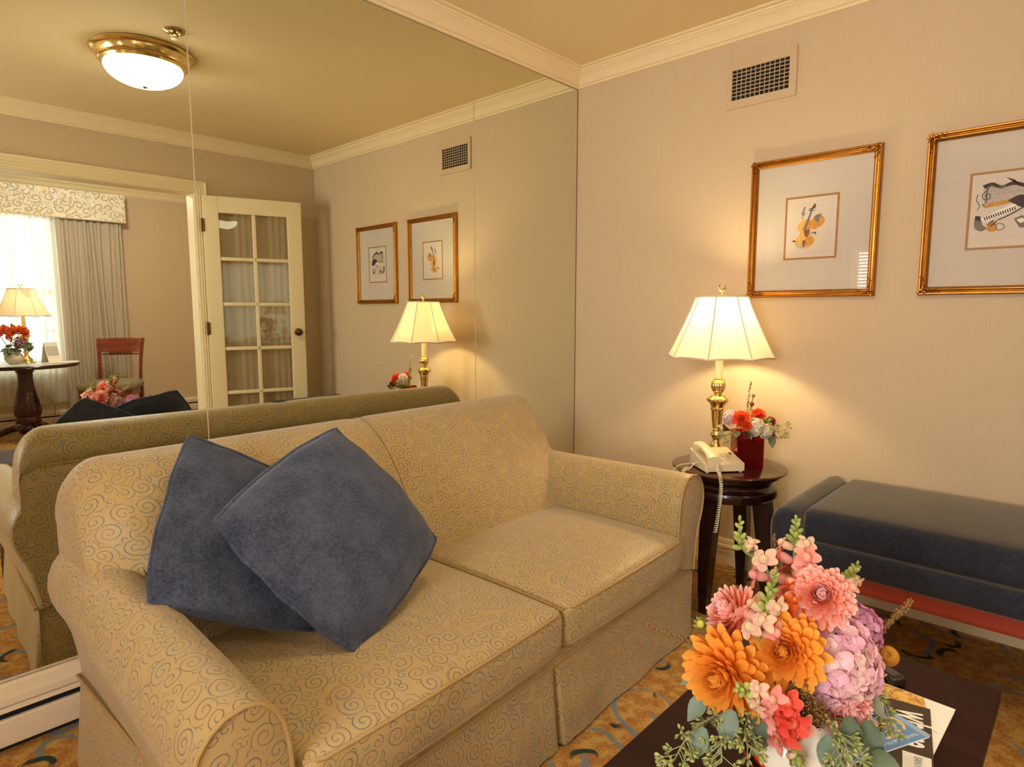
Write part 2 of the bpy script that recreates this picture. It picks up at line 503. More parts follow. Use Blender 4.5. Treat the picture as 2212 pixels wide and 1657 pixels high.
# ------------------------------------------------------------------ room shell
CEIL, TOP = 2.41, 2.327        # ceiling height and underside of the crown
XL, YF = -4.2, -2.711          # left wall, doorway wall
FY, FC = -5.75, 2.50           # far wall and ceiling of the room beyond the doorway
DX0, DX1, DH = -2.47, -0.956, 2.014   # doorway

mb = MB().box(XL - .1, 0.75, FY - .1, 0.12, -0.06, 0.0)
struct('floor', mb, M['carpet'], 'gold and rust carpet with blue grey scrolls', 'floor', smooth=False)
mb = MB().box(XL - .1, 0.1, YF - .12, 0.12, CEIL, CEIL + .06)
struct('ceiling', mb, M['ceil'], 'plain golden ceiling of the sitting room', 'ceiling', smooth=False)
mb = MB().box(-3.7, 0.75, FY - .1, YF - .12, FC, FC + .06)
struct('ceiling.001', mb, M['ceil'], 'golden ceiling of the room beyond the doorway', 'ceiling', smooth=False)
struct('wall_right', MB().box(0, .1, YF - .12, .12, 0, CEIL), M['wall'], 'beige papered wall with the two framed prints', 'wall', smooth=False)
struct('wall_back', MB().box(XL - .1, 0, .008, .12, 0, CEIL), M['wall'], 'papered wall behind the mirror panels', 'wall', smooth=False)
W2 = (-.52, -0.225, .92, 1.80)    # blind window on the left wall
WFILL = (-2.58, -1.62, .80, 1.95)  # added window opening, only there to let fill light in
mb = MB()
ys = [YF - .12, WFILL[0], WFILL[1], W2[0], W2[1], .12]
mb.box(XL - .1, XL, ys[0], ys[1], 0, CEIL); mb.box(XL - .1, XL, ys[2], ys[3], 0, CEIL); mb.box(XL - .1, XL, ys[4], ys[5], 0, CEIL)
for w in (W2, WFILL):
    mb.box(XL - .1, XL, w[0], w[1], 0, w[2]); mb.box(XL - .1, XL, w[0], w[1], w[3], CEIL)
struct('wall_left', mb, M['wall'], 'papered wall opposite the framed prints, pierced by a narrow window and an added one for fill light', 'wall', smooth=False)
mb = MB()
mb.box(XL, DX0, YF - .12, YF, 0, CEIL); mb.box(DX1, 0, YF - .12, YF, 0, CEIL); mb.box(DX0, DX1, YF - .12, YF, DH, FC)
struct('wall_front', mb, M['wall'], 'papered wall with the wide doorway seen in the mirror', 'wall', smooth=False)
WX0, WX1, WZ0, WZ1 = -2.75, -1.20, .58, 2.16
mb = MB()
mb.box(-3.7, WX0, FY - .1, FY, 0, FC); mb.box(WX1, .65, FY - .1, FY, 0, FC)
mb.box(WX0, WX1, FY - .1, FY, 0, WZ0); mb.box(WX0, WX1, FY - .1, FY, WZ1, FC)
struct('wall_far', mb, M['wall'], 'papered window wall of the room beyond the doorway', 'wall', smooth=False)
struct('wall_far_right', MB().box(.65, .75, FY - .1, YF - .12, 0, FC), M['wall'], 'side wall beyond the doorway on the chair side', 'wall', smooth=False)
struct('wall_far_left', MB().box(-3.7, -3.6, FY - .1, YF - .12, 0, FC), M['wall'], 'side wall beyond the doorway on the window side', 'wall', smooth=False)

def sweep(prof, path, closed=False):
    """prof: (d inward, z); path: floor-plan corners walked with the room on the left"""
    n = len(path); rings = []
    for i, p in enumerate(path):
        p = V((p[0], p[1])); pr = V(path[i - 1][:2]) if (closed or i > 0) else None
        nx = V(path[(i + 1) % n][:2]) if (closed or i < n - 1) else None
        d1 = (p - pr).normalized() if pr is not None else (nx - p).normalized()
        d2 = (nx - p).normalized() if nx is not None else d1
        n1 = V((-d1.y, d1.x)); n2 = V((-d2.y, d2.x))
        mt = (n1 + n2).normalized(); k = 1 / max(.3, mt.dot(n1))
        rings.append([(p.x + mt.x * k * a, p.y + mt.y * k * a, z) for a, z in prof])
    return MB().loft(rings, True, not closed, True, None, 0, closed)

def crown_prof(c, s=1.0):
    return [(d * s, c + z * s) for d, z in ((0, 0), (0, -.083), (.010, -.083), (.013, -.074), (.022, -.070), (.025, -.062), (.030, -.048), (.040, -.034),
            (.054, -.026), (.056, -.020), (.061, -.019), (.064, -.010), (.078, -.009), (.079, 0))]
loop = [(0, 0), (XL, 0), (XL, YF), (0, YF)]
struct('trim_1', sweep(crown_prof(CEIL), loop, True), M['trim'], 'cream crown moulding round the sitting room ceiling', 'moulding', angle=25)
loop = [(.65, YF - .12), (-3.6, YF - .12), (-3.6, FY), (.65, FY)]
struct('trim_2', sweep(crown_prof(FC), loop, True), M['trim'], 'cream crown moulding in the room beyond the doorway', 'moulding', angle=25)
bprof = [(0, 0), (.016, 0), (.016, .07), (.013, .078), (.013, .088), (.008, .094), (.008, .108), (.004, .118), (0, .12)]
struct('baseboard_right', sweep(bprof, [(0, YF), (0, 0)]), M['trim'], 'cream stepped baseboard below the framed prints', 'baseboard', angle=25)
struct('baseboard_front', sweep(bprof, [(DX1 + .1, YF), (0, YF)]), M['trim'], 'cream baseboard on the wall behind the glazed door', 'baseboard', angle=25)
struct('baseboard_left', sweep(bprof, [(XL, 0), (XL, YF)]), M['trim'], 'cream baseboard along the wall with the blinds', 'baseboard', angle=25)
# door casing (fluted) and jamb
mb = MB()
CW = .092
def casing_prof():
    return [(a * .92, b) for a, b in casing_full()]
def casing_full():
    return [(0, 0), (0, .012), (.008, .018), (.016, .014), (.024, .020), (.034, .014), (.044, .020), (.054, .014), (.064, .020), (.074, .016), (.084, .024), (.092, .024), (.092, 0)]
for (y, sg) in ((YF, 1), (YF - .12, -1)):
    for xs, o in ((DX0, -1), (DX1, 1)):
        rings = [[(xs + o * a, y + sg * t, z) for a, t in casing_prof()] for z in (0, DH)]
        rings[1] = [(xs + o * a, y + sg * t, DH + a) for a, t in casing_prof()]
        mb.loft(rings, True, True)
    rings = [[(x + o * a, y + sg * t, DH + a) for a, t in casing_prof()] for x, o in ((DX0, -1), (DX1, 1))]
    mb.loft(rings, True, True)
mb.box(DX0 - .001, DX0 + .004, YF - .121, YF + .001, 0, DH); mb.box(DX1 - .004, DX1 + .001, YF - .121, YF + .001, 0, DH)
mb.box(DX0, DX1, YF - .121, YF + .001, DH - .004, DH + .001)
struct('trim_3', mb, M['door'], 'cream fluted casing round the wide doorway', 'door casing', angle=25)

# ------------------------------------------------------------------ windows
def frame_bars(mb, axis, a0, a1, z0, z1, d0, d1, t, nx, nz, mt=.022):
    def bx(u0, u1, w0, w1, e0=d0, e1=d1):
        if axis == 'x': mb.box(u0, u1, e0, e1, w0, w1)
        else: mb.box(e0, e1, u0, u1, w0, w1)
    bx(a0, a0 + t, z0, z1); bx(a1 - t, a1, z0, z1); bx(a0 + t, a1 - t, z0, z0 + t); bx(a0 + t, a1 - t, z1 - t, z1)
    bx(a0 + t, a1 - t, (z0 + z1) / 2 - .025, (z0 + z1) / 2 + .025)
    e0, e1 = d0 + (d1 - d0) * .25, d0 + (d1 - d0) * .75
    for i in range(1, nx):
        u = a0 + (a1 - a0) * i / nx; bx(u - mt / 2, u + mt / 2, z0 + t, z1 - t, e0, e1)
    for i in range(1, nz):
        w = z0 + (z1 - z0) * i / nz; bx(a0 + t, a1 - t, w - mt / 2, w + mt / 2, e0, e1)
w = thing('window_1', 'wide paned window behind sheer curtains beyond the doorway', 'window', ((WX0 + WX1) / 2, FY, WZ0), kind='structure')
mb = MB(); frame_bars(mb, 'x', WX0, WX1, WZ0, WZ1, FY - .08, FY - .03, .05, 4, 4)
build('window_frame', mb, M['door'], w, world=True, smooth=False)
build('pane', MB().poly([(WX0 + .04, FY - .056, WZ0 + .04), (WX1 - .04, FY - .056, WZ0 + .04), (WX1 - .04, FY - .056, WZ1 - .04), (WX0 + .04, FY - .056, WZ1 - .04)]), M['winpane'], w, world=True, smooth=False)
mb = MB().box(WX0 - .06, WX1 + .06, FY - .03, FY + .05, WZ0 - .03, WZ0)
build('windowsill', mb, M['door'], w, world=True, smooth=False)
for k, wv, lab in ((2, W2, 'narrow window with horizontal blinds on the wall facing the prints'), (3, WFILL, 'added window for fill light on the wall facing the prints')):
    w = thing('window_%d' % k, lab, 'window', (XL, (wv[0] + wv[1]) / 2, wv[2]), kind='structure')
    mb = MB(); frame_bars(mb, 'y', wv[0], wv[1], wv[2], wv[3], XL - .09, XL - .05, .045, 2, 2)
    build('window_frame', mb, M['door'], w, world=True, smooth=False)
    build('pane', MB().poly([(XL - .07, wv[0] + .04, wv[2] + .04), (XL - .07, wv[1] - .04, wv[2] + .04), (XL - .07, wv[1] - .04, wv[3] - .04), (XL - .07, wv[0] + .04, wv[3] - .04)]), M['winpane'], w, world=True, smooth=False)
    mb = MB().box(XL - .03, XL + .05, wv[0] - .06, wv[1] + .06, wv[2] - .03, wv[2])
    build('windowsill', mb, M['door'], w, world=True, smooth=False)
b = thing('window_blind', 'white horizontal blinds in the narrow window facing the prints', 'blinds', (XL, -.372, W2[3]))
mb = MB()
nsl = 27
for i in range(nsl):
    z = W2[2] + .02 + (W2[3] - W2[2] - .06) * i / (nsl - 1)
    mb.loft([[(XL - .035, y, z - .009), (XL - .035, y, z - .0075), (XL - .015, y, z + .009), (XL - .015, y, z + .0075)] for y in (W2[0] + .01, W2[1] - .01)])
build('slats', mb, M['white'], b, world=True)
build('headrail', MB().box(XL - .045, XL - .005, W2[0] + .005, W2[1] - .005, W2[3] - .035, W2[3] - .002), M['white'], b, world=True, smooth=False)

# ------------------------------------------------------------------ mirror wall
mz0, mz1 = .166, TOP - .002
for i, (x0, x1, lab) in enumerate(((-2.62, -1.954, 'wide mirror panel reflecting the ceiling light and curtained window'),
                                   (-1.952, -.753, 'wide mirror panel reflecting the glazed door and table lamp'),
                                   (-.751, -.004, 'narrow mirror panel next to the papered corner'))):
    o = tag(build('mirror' if i == 0 else 'mirror.%03d' % i, MB().box(x0, x1, 0.0, .006, mz0, mz1), [M['mirror']], smooth=False), lab, 'mirror', 'mirror panels covering the wall')
for i, (x, lab) in enumerate(((-1.953, 'thin metal joint strip between the two wide mirror panels'), (-.752, 'thin metal joint strip beside the narrow mirror panel'))):
    tag(build('mirror_joint', MB().box(x - .0014, x + .0014, -.0012, .005, mz0, mz1), M['ventbar'], smooth=False), lab, 'joint strip', 'strips between mirror panels')
tag(build('mirror_joint.002', MB().box(-.0045, -.001, -.001, .006, mz0, mz1), flat('dark_caulk', 110, 76, 56), smooth=False), 'dark caulked edge where mirror meets the papered wall', 'joint strip')

# baseboard heaters
def heater(name, label, x0, x1, y, sg, endcap=False):
    t = thing(name, label, 'baseboard heater', ((x0 + x1) / 2, y, 0))
    def P(prof):
        return MB().loft([[(x, y + sg * d, z) for d, z in prof] for x in (x0, x1)])
    build('top_cover', P([(.002, .150), (.002, .166), (.010, .166), (.012, .158), (.045, .152), (.060, .146), (.062, .128), (.058, .128), (.056, .138), (.01, .148)]), M['heater'], t, world=True, angle=20)
    build('damper', P([(.020, .108), (.055, .125), (.063, .124), (.066, .112), (.060, .109)]), M['heater'], t, world=True, angle=20)
    build('front_panel', P([(.058, .022), (.070, .022), (.071, .026), (.070, .090), (.068, .094), (.058, .094)]), M['heater'], t, world=True, angle=20)
    build('inner_cavity', P([(.002, .002), (.050, .002), (.050, .145), (.002, .149)]), M['black'], t, world=True, smooth=False)
    if endcap:
        build('end_cap', MB().box(x1 - .02, x1 + .005, min(y, y + sg * .074), max(y, y + sg * .074), 0, .168, bev=.004), M['heater'], t, world=True)
    return t
heater('baseboard_heater', 'cream baseboard heater under the mirror beside the sofa', -4.12, -.02, 0.0, -1)
heater('baseboard_heater.001', 'cream baseboard heater below the sheer curtains beyond the doorway', -3.58, .12, FY, 1, True)

# ------------------------------------------------------------------ air vent
t = thing('air_vent', 'painted air register high on the papered wall', 'vent', (0, -.972, 2.05))
y0, y1, z0, z1 = -1.088, -.846, 2.082, 2.206
mb = MB()
Y0, Y1, Z0, Z1 = -1.117, -.822, 2.048, 2.243
for a in ((Y0, Y1, Z0, z0), (Y0, Y1, z1, Z1), (Y0, y0, z0, z1), (y1, Y1, z0, z1)):
    mb.box(-.010, 0, a[0], a[1], a[2], a[3])
build('frame', mb, M['vent'], t, world=True, smooth=False)
build('backing', MB().box(-.001, -.0005, y0, y1, z0, z1), M['black'], t, world=True, smooth=False)
mb = MB()
for i in range(1, 8):
    z = z0 + (z1 - z0) * i / 8
    mb.box(-.012, -.0085, y0, y1, z - .0016, z + .0016)
for i in range(1, 12):
    y = y0 + (y1 - y0) * i / 12
    mb.box(-.0075, -.0035, y - .0016, y + .0016, z0, z1)
build('grille', mb, M['ventbar'], t, world=True, smooth=False)

# ------------------------------------------------------------------ ceiling light and sprinkler
t = thing('ceiling_light', 'brass flush ceiling light with glowing white glass bowl', 'ceiling light', (-1.65, -1.36, CEIL))
mb = MB().lathe([(0.0, 0), (.205, 0), (.222, -.004), (.225, -.012), (.216, -.020), (.205, -.024), (.200, -.045), (.190, -.058), (.184, -.060), (.178, -.072), (.165, -.074), (.160, -.06), (0.0, -.055)], 64)
build('pan', mb, M['brass'], t)
prof = [(.170 * cos(a), -.070 - .088 * sin(a)) for a in [pi / 2 * i / 14 for i in range(15)]]
build('glass_bowl', MB().lathe(prof, 48), M['globe'], t)
build('finial', MB().lathe([(0, -.150), (.010, -.154), (.012, -.160), (.008, -.166), (.0, -.169)], 16), M['brass'], t)
t = thing('fire_sprinkler', 'small chrome ceiling sprinkler near the brass light', 'sprinkler', (-1.63, -1.000, CEIL))
build('escutcheon', MB().lathe([(.0, 0), (.045, 0), (.046, -.003), (.040, -.008), (.026, -.010), (.022, -.004), (0, -.004)], 32), M['nickel'], t)
mb = MB().lathe([(0, -.004), (.008, -.004), (.008, -.018), (0, -.018)], 12)
mb.tube([(.014, 0, -.006), (.015, 0, -.02), (.004, 0, -.032)], .0025, 6); mb.tube([(-.014, 0, -.006), (-.015, 0, -.02), (-.004, 0, -.032)], .0025, 6)
mb.lathe([(0, -.032), (.016, -.032), (.016, -.035), (0, -.035)], 12)
build('head', mb, M['nickel'], t)

# ------------------------------------------------------------------ french door
hx, hy, fx, fy = -.915, -2.672, -.262, -2.468
dw = sqrt((fx - hx) ** 2 + (fy - hy) ** 2); da = atan2(fy - hy, fx - hx)
t = thing('door_1', 'open cream glazed door with ten panes and bronze knob', 'door', (hx, hy, 0), da, kind='structure')
DT, H1 = .035, 2.0
mb = MB()
mb.box(0, .105, -DT / 2, DT / 2, .01, H1, bev=.003); mb.box(dw - .105, dw, -DT / 2, DT / 2, .01, H1, bev=.003)
mb.box(.105, dw - .105, -DT / 2, DT / 2, H1 - .115, H1); mb.box(.105, dw - .105, -DT / 2, DT / 2, .01, .24)
build('door_frame', mb, M['door'], t)
px0, px1, pz0, pz1 = .105, dw - .105, .24, H1 - .115
mb = MB()
def bar(u0, u1, w0, w1):
    mb.box(u0, u1, -.014, .014, w0, w1, bev=.005)
xm = (px0 + px1) / 2
bar(xm - .013, xm + .013, pz0, pz1)
for i in range(1, 5):
    z = pz0 + (pz1 - pz0) * i / 5; bar(px0, px1, z - .013, z + .013)
build('muntins', mb, M['door'], t)
for i in range(5):
    for j in range(2):
        a0 = px0 if j == 0 else xm + .010; a1 = xm - .010 if j == 0 else px1
        b0 = pz0 + (pz1 - pz0) * i / 5 + .010; b1 = pz0 + (pz1 - pz0) * (i + 1) / 5 - .010
        build('pane', MB().poly([(a0, 0, b0), (a1, 0, b0), (a1, 0, b1), (a0, 0, b1)]), M['doorpane'], t, smooth=False)
rings = []
for z in (.2, .6, 1.1, 1.6, H1 - .085):
    rings.append([(px0 - .01 + (px1 - px0 + .02) * k / 80, -DT / 2 - .014 + .009 * sin(k * .31 + .8 * sin(k * .13)) * abs(sin(k * .085 + .4)) + .003 * sin(k * .83 + z), z) for k in range(81)])
build('sheer_curtain', MB().loft(rings, False, False), M['doorsheer'], t)
mb = MB().lathe([(0, 0), (.028, 0), (.029, .004), (.024, .008), (.012, .010), (.011, .022), (.022, .028), (.028, .040), (.024, .052), (.010, .057), (0, .058)], 28)
mb.xf(Matrix.Translation((dw - .055, DT / 2, 1.015)) @ Matrix.Rotation(-pi / 2, 4, 'X'))
build('door_knob', mb, M['bronze'], t)
mb = MB().box(dw - .001, dw + .012, -.006, .006, 1.005, 1.02); build('latch', mb, M['bronze'], t, smooth=False)
for z in (.25, 1.05, 1.79):
    mb = MB().box(-.004, .012, -DT / 2 + .01, DT / 2 + .004, z - .045, z + .045); mb.tube([(-.006, DT / 2, z - .048), (-.006, DT / 2, z + .048)], .006, 8)
    build('hinge', mb, M['bronze'], t)

# ------------------------------------------------------------------ curtains beyond the doorway
def curtain(name, x0, x1, y, z0, z1, folds, amp, mat, label, cat, seed, gather=0.0):
    rnd = random.Random(seed); n = folds * 12
    ph = [rnd.uniform(-.5, .5) for _ in range(folds + 2)]; am = [rnd.uniform(.6, 1.2) for _ in range(folds + 2)]
    rings = []
    for zi in range(13):
        f = zi / 12; z = z0 + (z1 - z0) * f
        ring = []
        for k in range(n + 1):
            u = k / n; s = u * folds; i = int(s)
            a = amp * am[min(i, folds)] * (1.0 - .25 * f)
            yy = y + a * sin(2 * pi * s + ph[min(i, folds)] * .6 + .5 * sin(f * 4 + i))
            xx = x0 + (x1 - x0) * u + .012 * sin(f * 3 + i * 1.7) * sin(pi * u)
            ring.append((xx, yy, z + (.006 * sin(s * 3.1) if zi == 0 else 0)))
        rings.append(ring)
    return tag(build(name, MB().loft(rings, False, False), mat, loc=((x0 + x1) / 2, y, z0), angle=60), label, cat)
curtain('sheer_curtain', WX0 - .05, -1.86, FY + .115, .25, 2.2, 16, .020, M['sheer'], 'white sheer curtain behind the far lamp and flowers', 'curtain', 3)
curtain('sheer_curtain.001', -1.88, -1.12, FY + .105, .25, 2.2, 13, .018, M['sheer'], 'white sheer curtain next to the sage drape', 'curtain', 5)
curtain('drape', -1.22, -.64, FY + .16, .20, 2.2, 8, .034, M['drape'], 'sage grey pleated drape behind the cherry chair', 'drape', 8)
t = thing('valance', 'box valance with floral scroll print over the far window', 'valance', (-1.9, FY, 2.1))
mb = MB().box(-3.2, -.61, FY + .205, FY + .225, 2.105, 2.385); mb.box(-.63, -.61, FY + .002, FY + .205, 2.105, 2.385); mb.box(-3.2, -3.18, FY + .002, FY + .205, 2.105, 2.385)
mb.box(-3.179, -.631, FY + .003, FY + .2045, 2.362, 2.382)
build('box', mb, M['valance'], t, world=True, smooth=False)
build('welt', MB().tube([(-3.2, FY + .226, 2.105), (-.61, FY + .226, 2.105), (-.608, FY + .01, 2.105)], .006, 8), flat('valance_welt', 216, 200, 168), t, world=True)

# ------------------------------------------------------------------ sofa
SX = thing('sofa', 'gold scroll patterned two seat sofa against the mirror', 'sofa', (-1.523, -1.13, 0), R(2.5))
HL = .82       # half length at the skirt
def skirt_mb():
    # perimeter walked counter-clockwise seen from above, with inverted pleats
    pts = []
    def edge(a, b, n, pleats):
        for i in range(n):
            f = i / n; p = V(a).lerp(V(b), f); L = (V(b) - V(a)).length
            pts.append((p, (V(b) - V(a)).normalized(), f * L, pleats))
    c = [(-HL - .034, 0), (HL, 0), (HL, .92), (-HL - .034, .92)]
    edge(c[0], c[1], 164, [HL + .045]); edge(c[1], c[2], 92, []); edge(c[2], c[3], 82, []); edge(c[3], c[0], 92, [])
    rings = []
    for zf in (0, .06, .25, .5, .75, .94, 1.0):
        z = .008 + (.243 - .008) * zf; ring = []
        for p, d, s, pl in pts:
            out = V((d.y, -d.x)); flare = .022 * (1 - zf) + (.004 * sin(s * 21) * (1 - zf))
            q = p - out * .018 + out * flare
            for u in pl:
                k = abs(s - u)
                if k < .012: q = q - out * (.030 * (1 - k / .012) * (1 - .5 * zf))
                elif k < .05: q = q + out * .004 * (1 - zf)
            # corner slits
            k = min(s, 9)
            if s < .006: q = q - out * .018 * (1 - zf)
            ring.append((q.x, q.y, z))
        rings.append(ring)
    rings.append([(x * .93, .46 + (y - .46) * .94, z + .001) for x, y, z in rings[-1]])
    return MB().loft(rings, True, False)
build('skirt', skirt_mb(), M['sofa'], SX, angle=50)
mb = MB(); zt = .244
mb.tube([(-HL - .025, .013, zt), (HL - .013, .013, zt), (HL - .013, .905, zt), (-HL - .025, .905, zt), (-HL - .025, .013, zt)], .0055, 8)
build('skirt_welt', mb, M['welt'], SX)
build('base_frame', MB().box(-HL + .03, HL - .03, .03, .89, .06, .30), M['sofa'], SX, smooth=False)
# front rail under the cushions
build('front_rail', MB().box(-.83, .80, .014, .10, .225, .292, bev=.012, seg=3), M['sofa'], SX)
# arms
ARM = [(.69, .28), (.688, .36), (.689, .43), (.693, .49), (.704, .535), (.724, .568), (.752, .588), (.785, .594), (.818, .589), (.846, .574), (.868, .550), (.881, .520),
       (.884, .488), (.878, .455), (.866, .425), (.850, .395), (.838, .36), (.831, .32), (.826, .28), (.823, .245)]
ADJ = {-1: (.052, -.044, .86), 1: (.0, .006, 1.0)}
def arm_ring(y, sg, shr=0.0):
    c = V((.775, .42)); out = []
    for x, z in ARM:
        p = V((x, z)); d = (p - c)
        p = p - d.normalized() * shr if shr else p
        if z < .3: p = V((x - (shr if x > .76 else -shr), z))
        dx, dz, kx = ADJ[sg]
        dz *= max(0.0, 1 - max(y, 0) / .8)
        if sg < 0: dx -= .034 * min(1, max(y, 0) / .8)
        dx *= .80 + .20 * max(0, min(1, (p.y - .28) / .16))
        out.append((sg * (.79 + (p.x - .79) * kx + dx), y, p.y + dz * max(0, min(1, (p.y - .245) / .2))))
    return out
for sg in (-1, 1):
    rings = [arm_ring(y, sg, s) for y, s in ((.018, .012), (.010, .004), (.014, 0), (.04, 0), (.2, -.001), (.4, 0), (.6, 0), (.80, 0), (.915, 0), (.924, .008))]
    rings[0] = [(x, .004, z) for x, y, z in arm_ring(0, sg, .010)]
    rings[1] = [(x, .006, z) for x, y, z in arm_ring(0, sg, .004)]
    if sg > 0: rings = rings[::-1]
    arm = build('arm', MB().loft(rings, True, True), M['sofa'], SX, angle=35)
    w_ = arm_ring(.006, sg, .002)
    build('arm_welt', MB().tube([(x, .004, z) for x, y, z in w_], .0045, 8), M['welt'], arm)
# back: lofted along the length, rounded top corners, seam in the middle
BP = [(.52, .36), (.525, .42), (.555, .50), (.60, .585), (.645, .655), (.695, .72), (.745, .765), (.795, .797), (.845, .812), (.885, .808), (.912, .790), (.928, .762), (.933, .735),
      (.929, .712), (.922, .703), (.924, .690), (.925, .62), (.922, .50), (.915, .36), (.905, .25), (.62, .25)]
def back_ring(x, k):
    """upholstered back: ends rounded in plan and at the top corners"""
    out = []
    zs = .585; ax = abs(x)
    if x > 0: ax -= .028
    kk = max(0, min(1, (ax - .66) / .197)); kt = max(0, min(1, (ax - .770) / .087))
    dz = .110 * (1 - sqrt(max(0, 1 - kt * kt))); pin = 1 - cos(kk * pi / 2)
    low = .548 if ax > .7645 else 0
    for y, z in BP:
        zz = z - dz * (z - zs) / (.812 - zs) if z > zs else z
        fr = max(0, (.84 - y) / .32)
        yy = y + .115 * pin * min(1, fr * 1.3) if z > .45 else y
        out.append((x, yy, max(zz, low + (.012 * kt if z < .56 else 0)) if low else zz))
    return out
ends = [(-.765 - .092 * sin(pi / 2 * i / 11), i / 11) for i in range(11, -1, -1)]
mid = [(-.764, 0)] + [(-.764 + 1.528 * i / 28, 0) for i in range(1, 28)] + [(.764, 0)]
row = ends + mid + [(-x + .028, k) for x, k in reversed(ends)]
rings = []
for x, k in row:
    ring = back_ring(x, k)
    g = max(0, 1 - abs(x) / .03)
    bow = 0.012 * (1 - (abs(abs(x) - .42) / .42) ** 2) if abs(x) < .84 else 0
    out = []
    for j, (xx, yy, zz) in enumerate(ring):
        if j <= 8: yy += g * .008 - bow * (1 if j < 7 else .4)
        out.append((xx, yy, zz - (g * .004 if 6 <= j <= 9 else 0)))
    rings.append(out)
back = build('back', MB().loft(rings, True, True), M['sofa'], SX, angle=60)
build('back_seam', MB().tube([(0, y + .0065, z) for y, z in BP[:10]], .0011, 6), flat('seam_shadow', 134, 106, 60), back)
build('back_welt', MB().tube([(-.80, .925, .700), (0, .925, .700), (.80, .925, .700)], .004, 6), M['welt'], back)
# seat cushions
def cushion(x0, x1, y0, y1, z0, z1, crown):
    cx, cy, cz = (x0 + x1) / 2, (y0 + y1) / 2, (z0 + z1) / 2
    hx_, hy_, hz_ = (x1 - x0) / 2, (y1 - y0) / 2, (z1 - z0) / 2
    def df(p):
        u, v = p.x / hx_, p.y / hy_
        k = (1 - u * u) * (1 - v * v)
        dz = crown * (max(0, k) ** .6) * (1 if p.z > 0 else .2) if p.z > -hz_ * .2 else 0
        dy = -.012 * (1 - u * u) * max(0, -v) ** 4
        wr = .0022 * sin(p.x * 46 + p.y * 9) * max(0, k) if p.z > 0 else 0
        return V((p.x, p.y + dy, p.z + dz + wr))
    o = rbox((x1 - x0, y1 - y0, z1 - z0), .028, 4, None, 12, df)
    return o.xf(Matrix.Translation((cx, cy, cz)))
for k, (x0, x1) in enumerate(((-.742, .008), (.012, .70))):
    cu = build('seat_cushion', cushion(x0, x1, -.015, .60, .286, .402, .030), M['sofa'], SX, angle=70)
    for z, dy in ((.394, 0.0), (.292, .004)):
        pts = []
        for i in range(25):
            u = -1 + 2 * i / 24; x = (x0 + x1) / 2 + u * (x1 - x0) / 2 * .985
            pts.append((x, -.011 + dy - .012 * (1 - u * u) + .018 * max(0, abs(u) - .93) / .07, z + (.004 * (1 - u * u) if z > .35 else 0)))
        build('welt', MB().tube(pts, .0042, 8), M['welt'], cu)
# seam between the two seat cushions
build('cushion_seam', MB().tube([(0, y, .399 + .010 * (1 - ((y - .29) / .31) ** 2)) for y in [-.012 + .06 * i for i in range(10)]], .003, 6), flat('seam_light', 150, 118, 64), SX)

# ------------------------------------------------------------------ throw pillows
def pillow(name, label, corners, nrm, thick, seed, loc, sag=0.0):
    t = thing(name, label, 'pillow', loc, 0, None)
    TL, TR, BR, BL = [V(c) for c in corners]; nrm = V(nrm).normalized()
    N = 30; rnd = random.Random(seed)
    wr = [(rnd.uniform(-3, 3), rnd.uniform(-3, 3), rnd.uniform(0, 6), rnd.uniform(.3, 1)) for _ in range(6)]
    def P(u, v, side):
        # pincushion: mid-edges drawn in
        uu = u * (1 - .055 * (1 - v * v) * abs(u) ** 2); vv = v * (1 - .055 * (1 - u * u) * abs(v) ** 2)
        # soft corners
        uu, vv = 1.082 * uu * sqrt(1 - .26 * v * v), 1.082 * vv * sqrt(1 - .26 * u * u)
        a, b = (uu + 1) / 2, (vv + 1) / 2
        p = TL.lerp(TR, a).lerp(BL.lerp(BR, a), 1 - b)
        prof = (max(0, 1 - u * u) ** .46) * (max(0, 1 - v * v) ** .46)
        h = thick * prof
        w_ = sum(am * sin(k1 * u * 2 + k2 * v * 2 + ph) for k1, k2, ph, am in wr) * .0042 * (prof ** .5)
        edge = .007 * (sin(6 * u + seed) * sin(5 * v + 1) + .5 * sin(11 * (u - v) + seed)) * (1 - prof)
        return p + nrm * (side * h + w_ * side + edge) + V((0, 0, -sag * (1 - v) * .5 * (1 - u * u)))
    mb = MB()
    for side in (1, -1):
        rings = []
        for i in range(N + 1):
            v = -cos(pi * i / N) * .5 + (-1 + 2 * i / N) * .5
            rings.append([P(-cos(pi * j / N) * .5 + (-1 + 2 * j / N) * .5, v, side) for j in range(N + 1)])
        if side < 0: rings = rings[::-1]
        mb.loft(rings, False, False)
    build('cover', mb, M['pillow'], t, world=True, angle=None)
    per = [P(-1 + 2 * i / 24, 1, 1) for i in range(24)] + [P(1, 1 - 2 * i / 24, 1) for i in range(24)] + [P(1 - 2 * i / 24, -1, 1) for i in range(24)] + [P(-1, -1 + 2 * i / 24, 1) for i in range(25)]
    build('welt', MB().tube(per, .0055, 8), M['pillow'], t, world=True)
    return t
pillow('throw_pillow', 'blue plush pillow behind the other, resting on the sofa arm',
       ((-2.185, -.480, .880), (-1.835, -.520, .645), (-2.005, -.835, .408), (-2.380, -.735, .580)), (-.45, -.72, .58), .058, 4, (-2.11, -.62, .43))
pillow('throw_pillow.001', 'blue plush pillow leaning in front with one corner down on the seat',
       ((-2.250, -.745, .728), (-1.836, -.588, .868), (-1.655, -.815, .542), (-2.038, -.970, .412)), (.05, -.78, .62), .066, 9, (-1.95, -.80, .43))

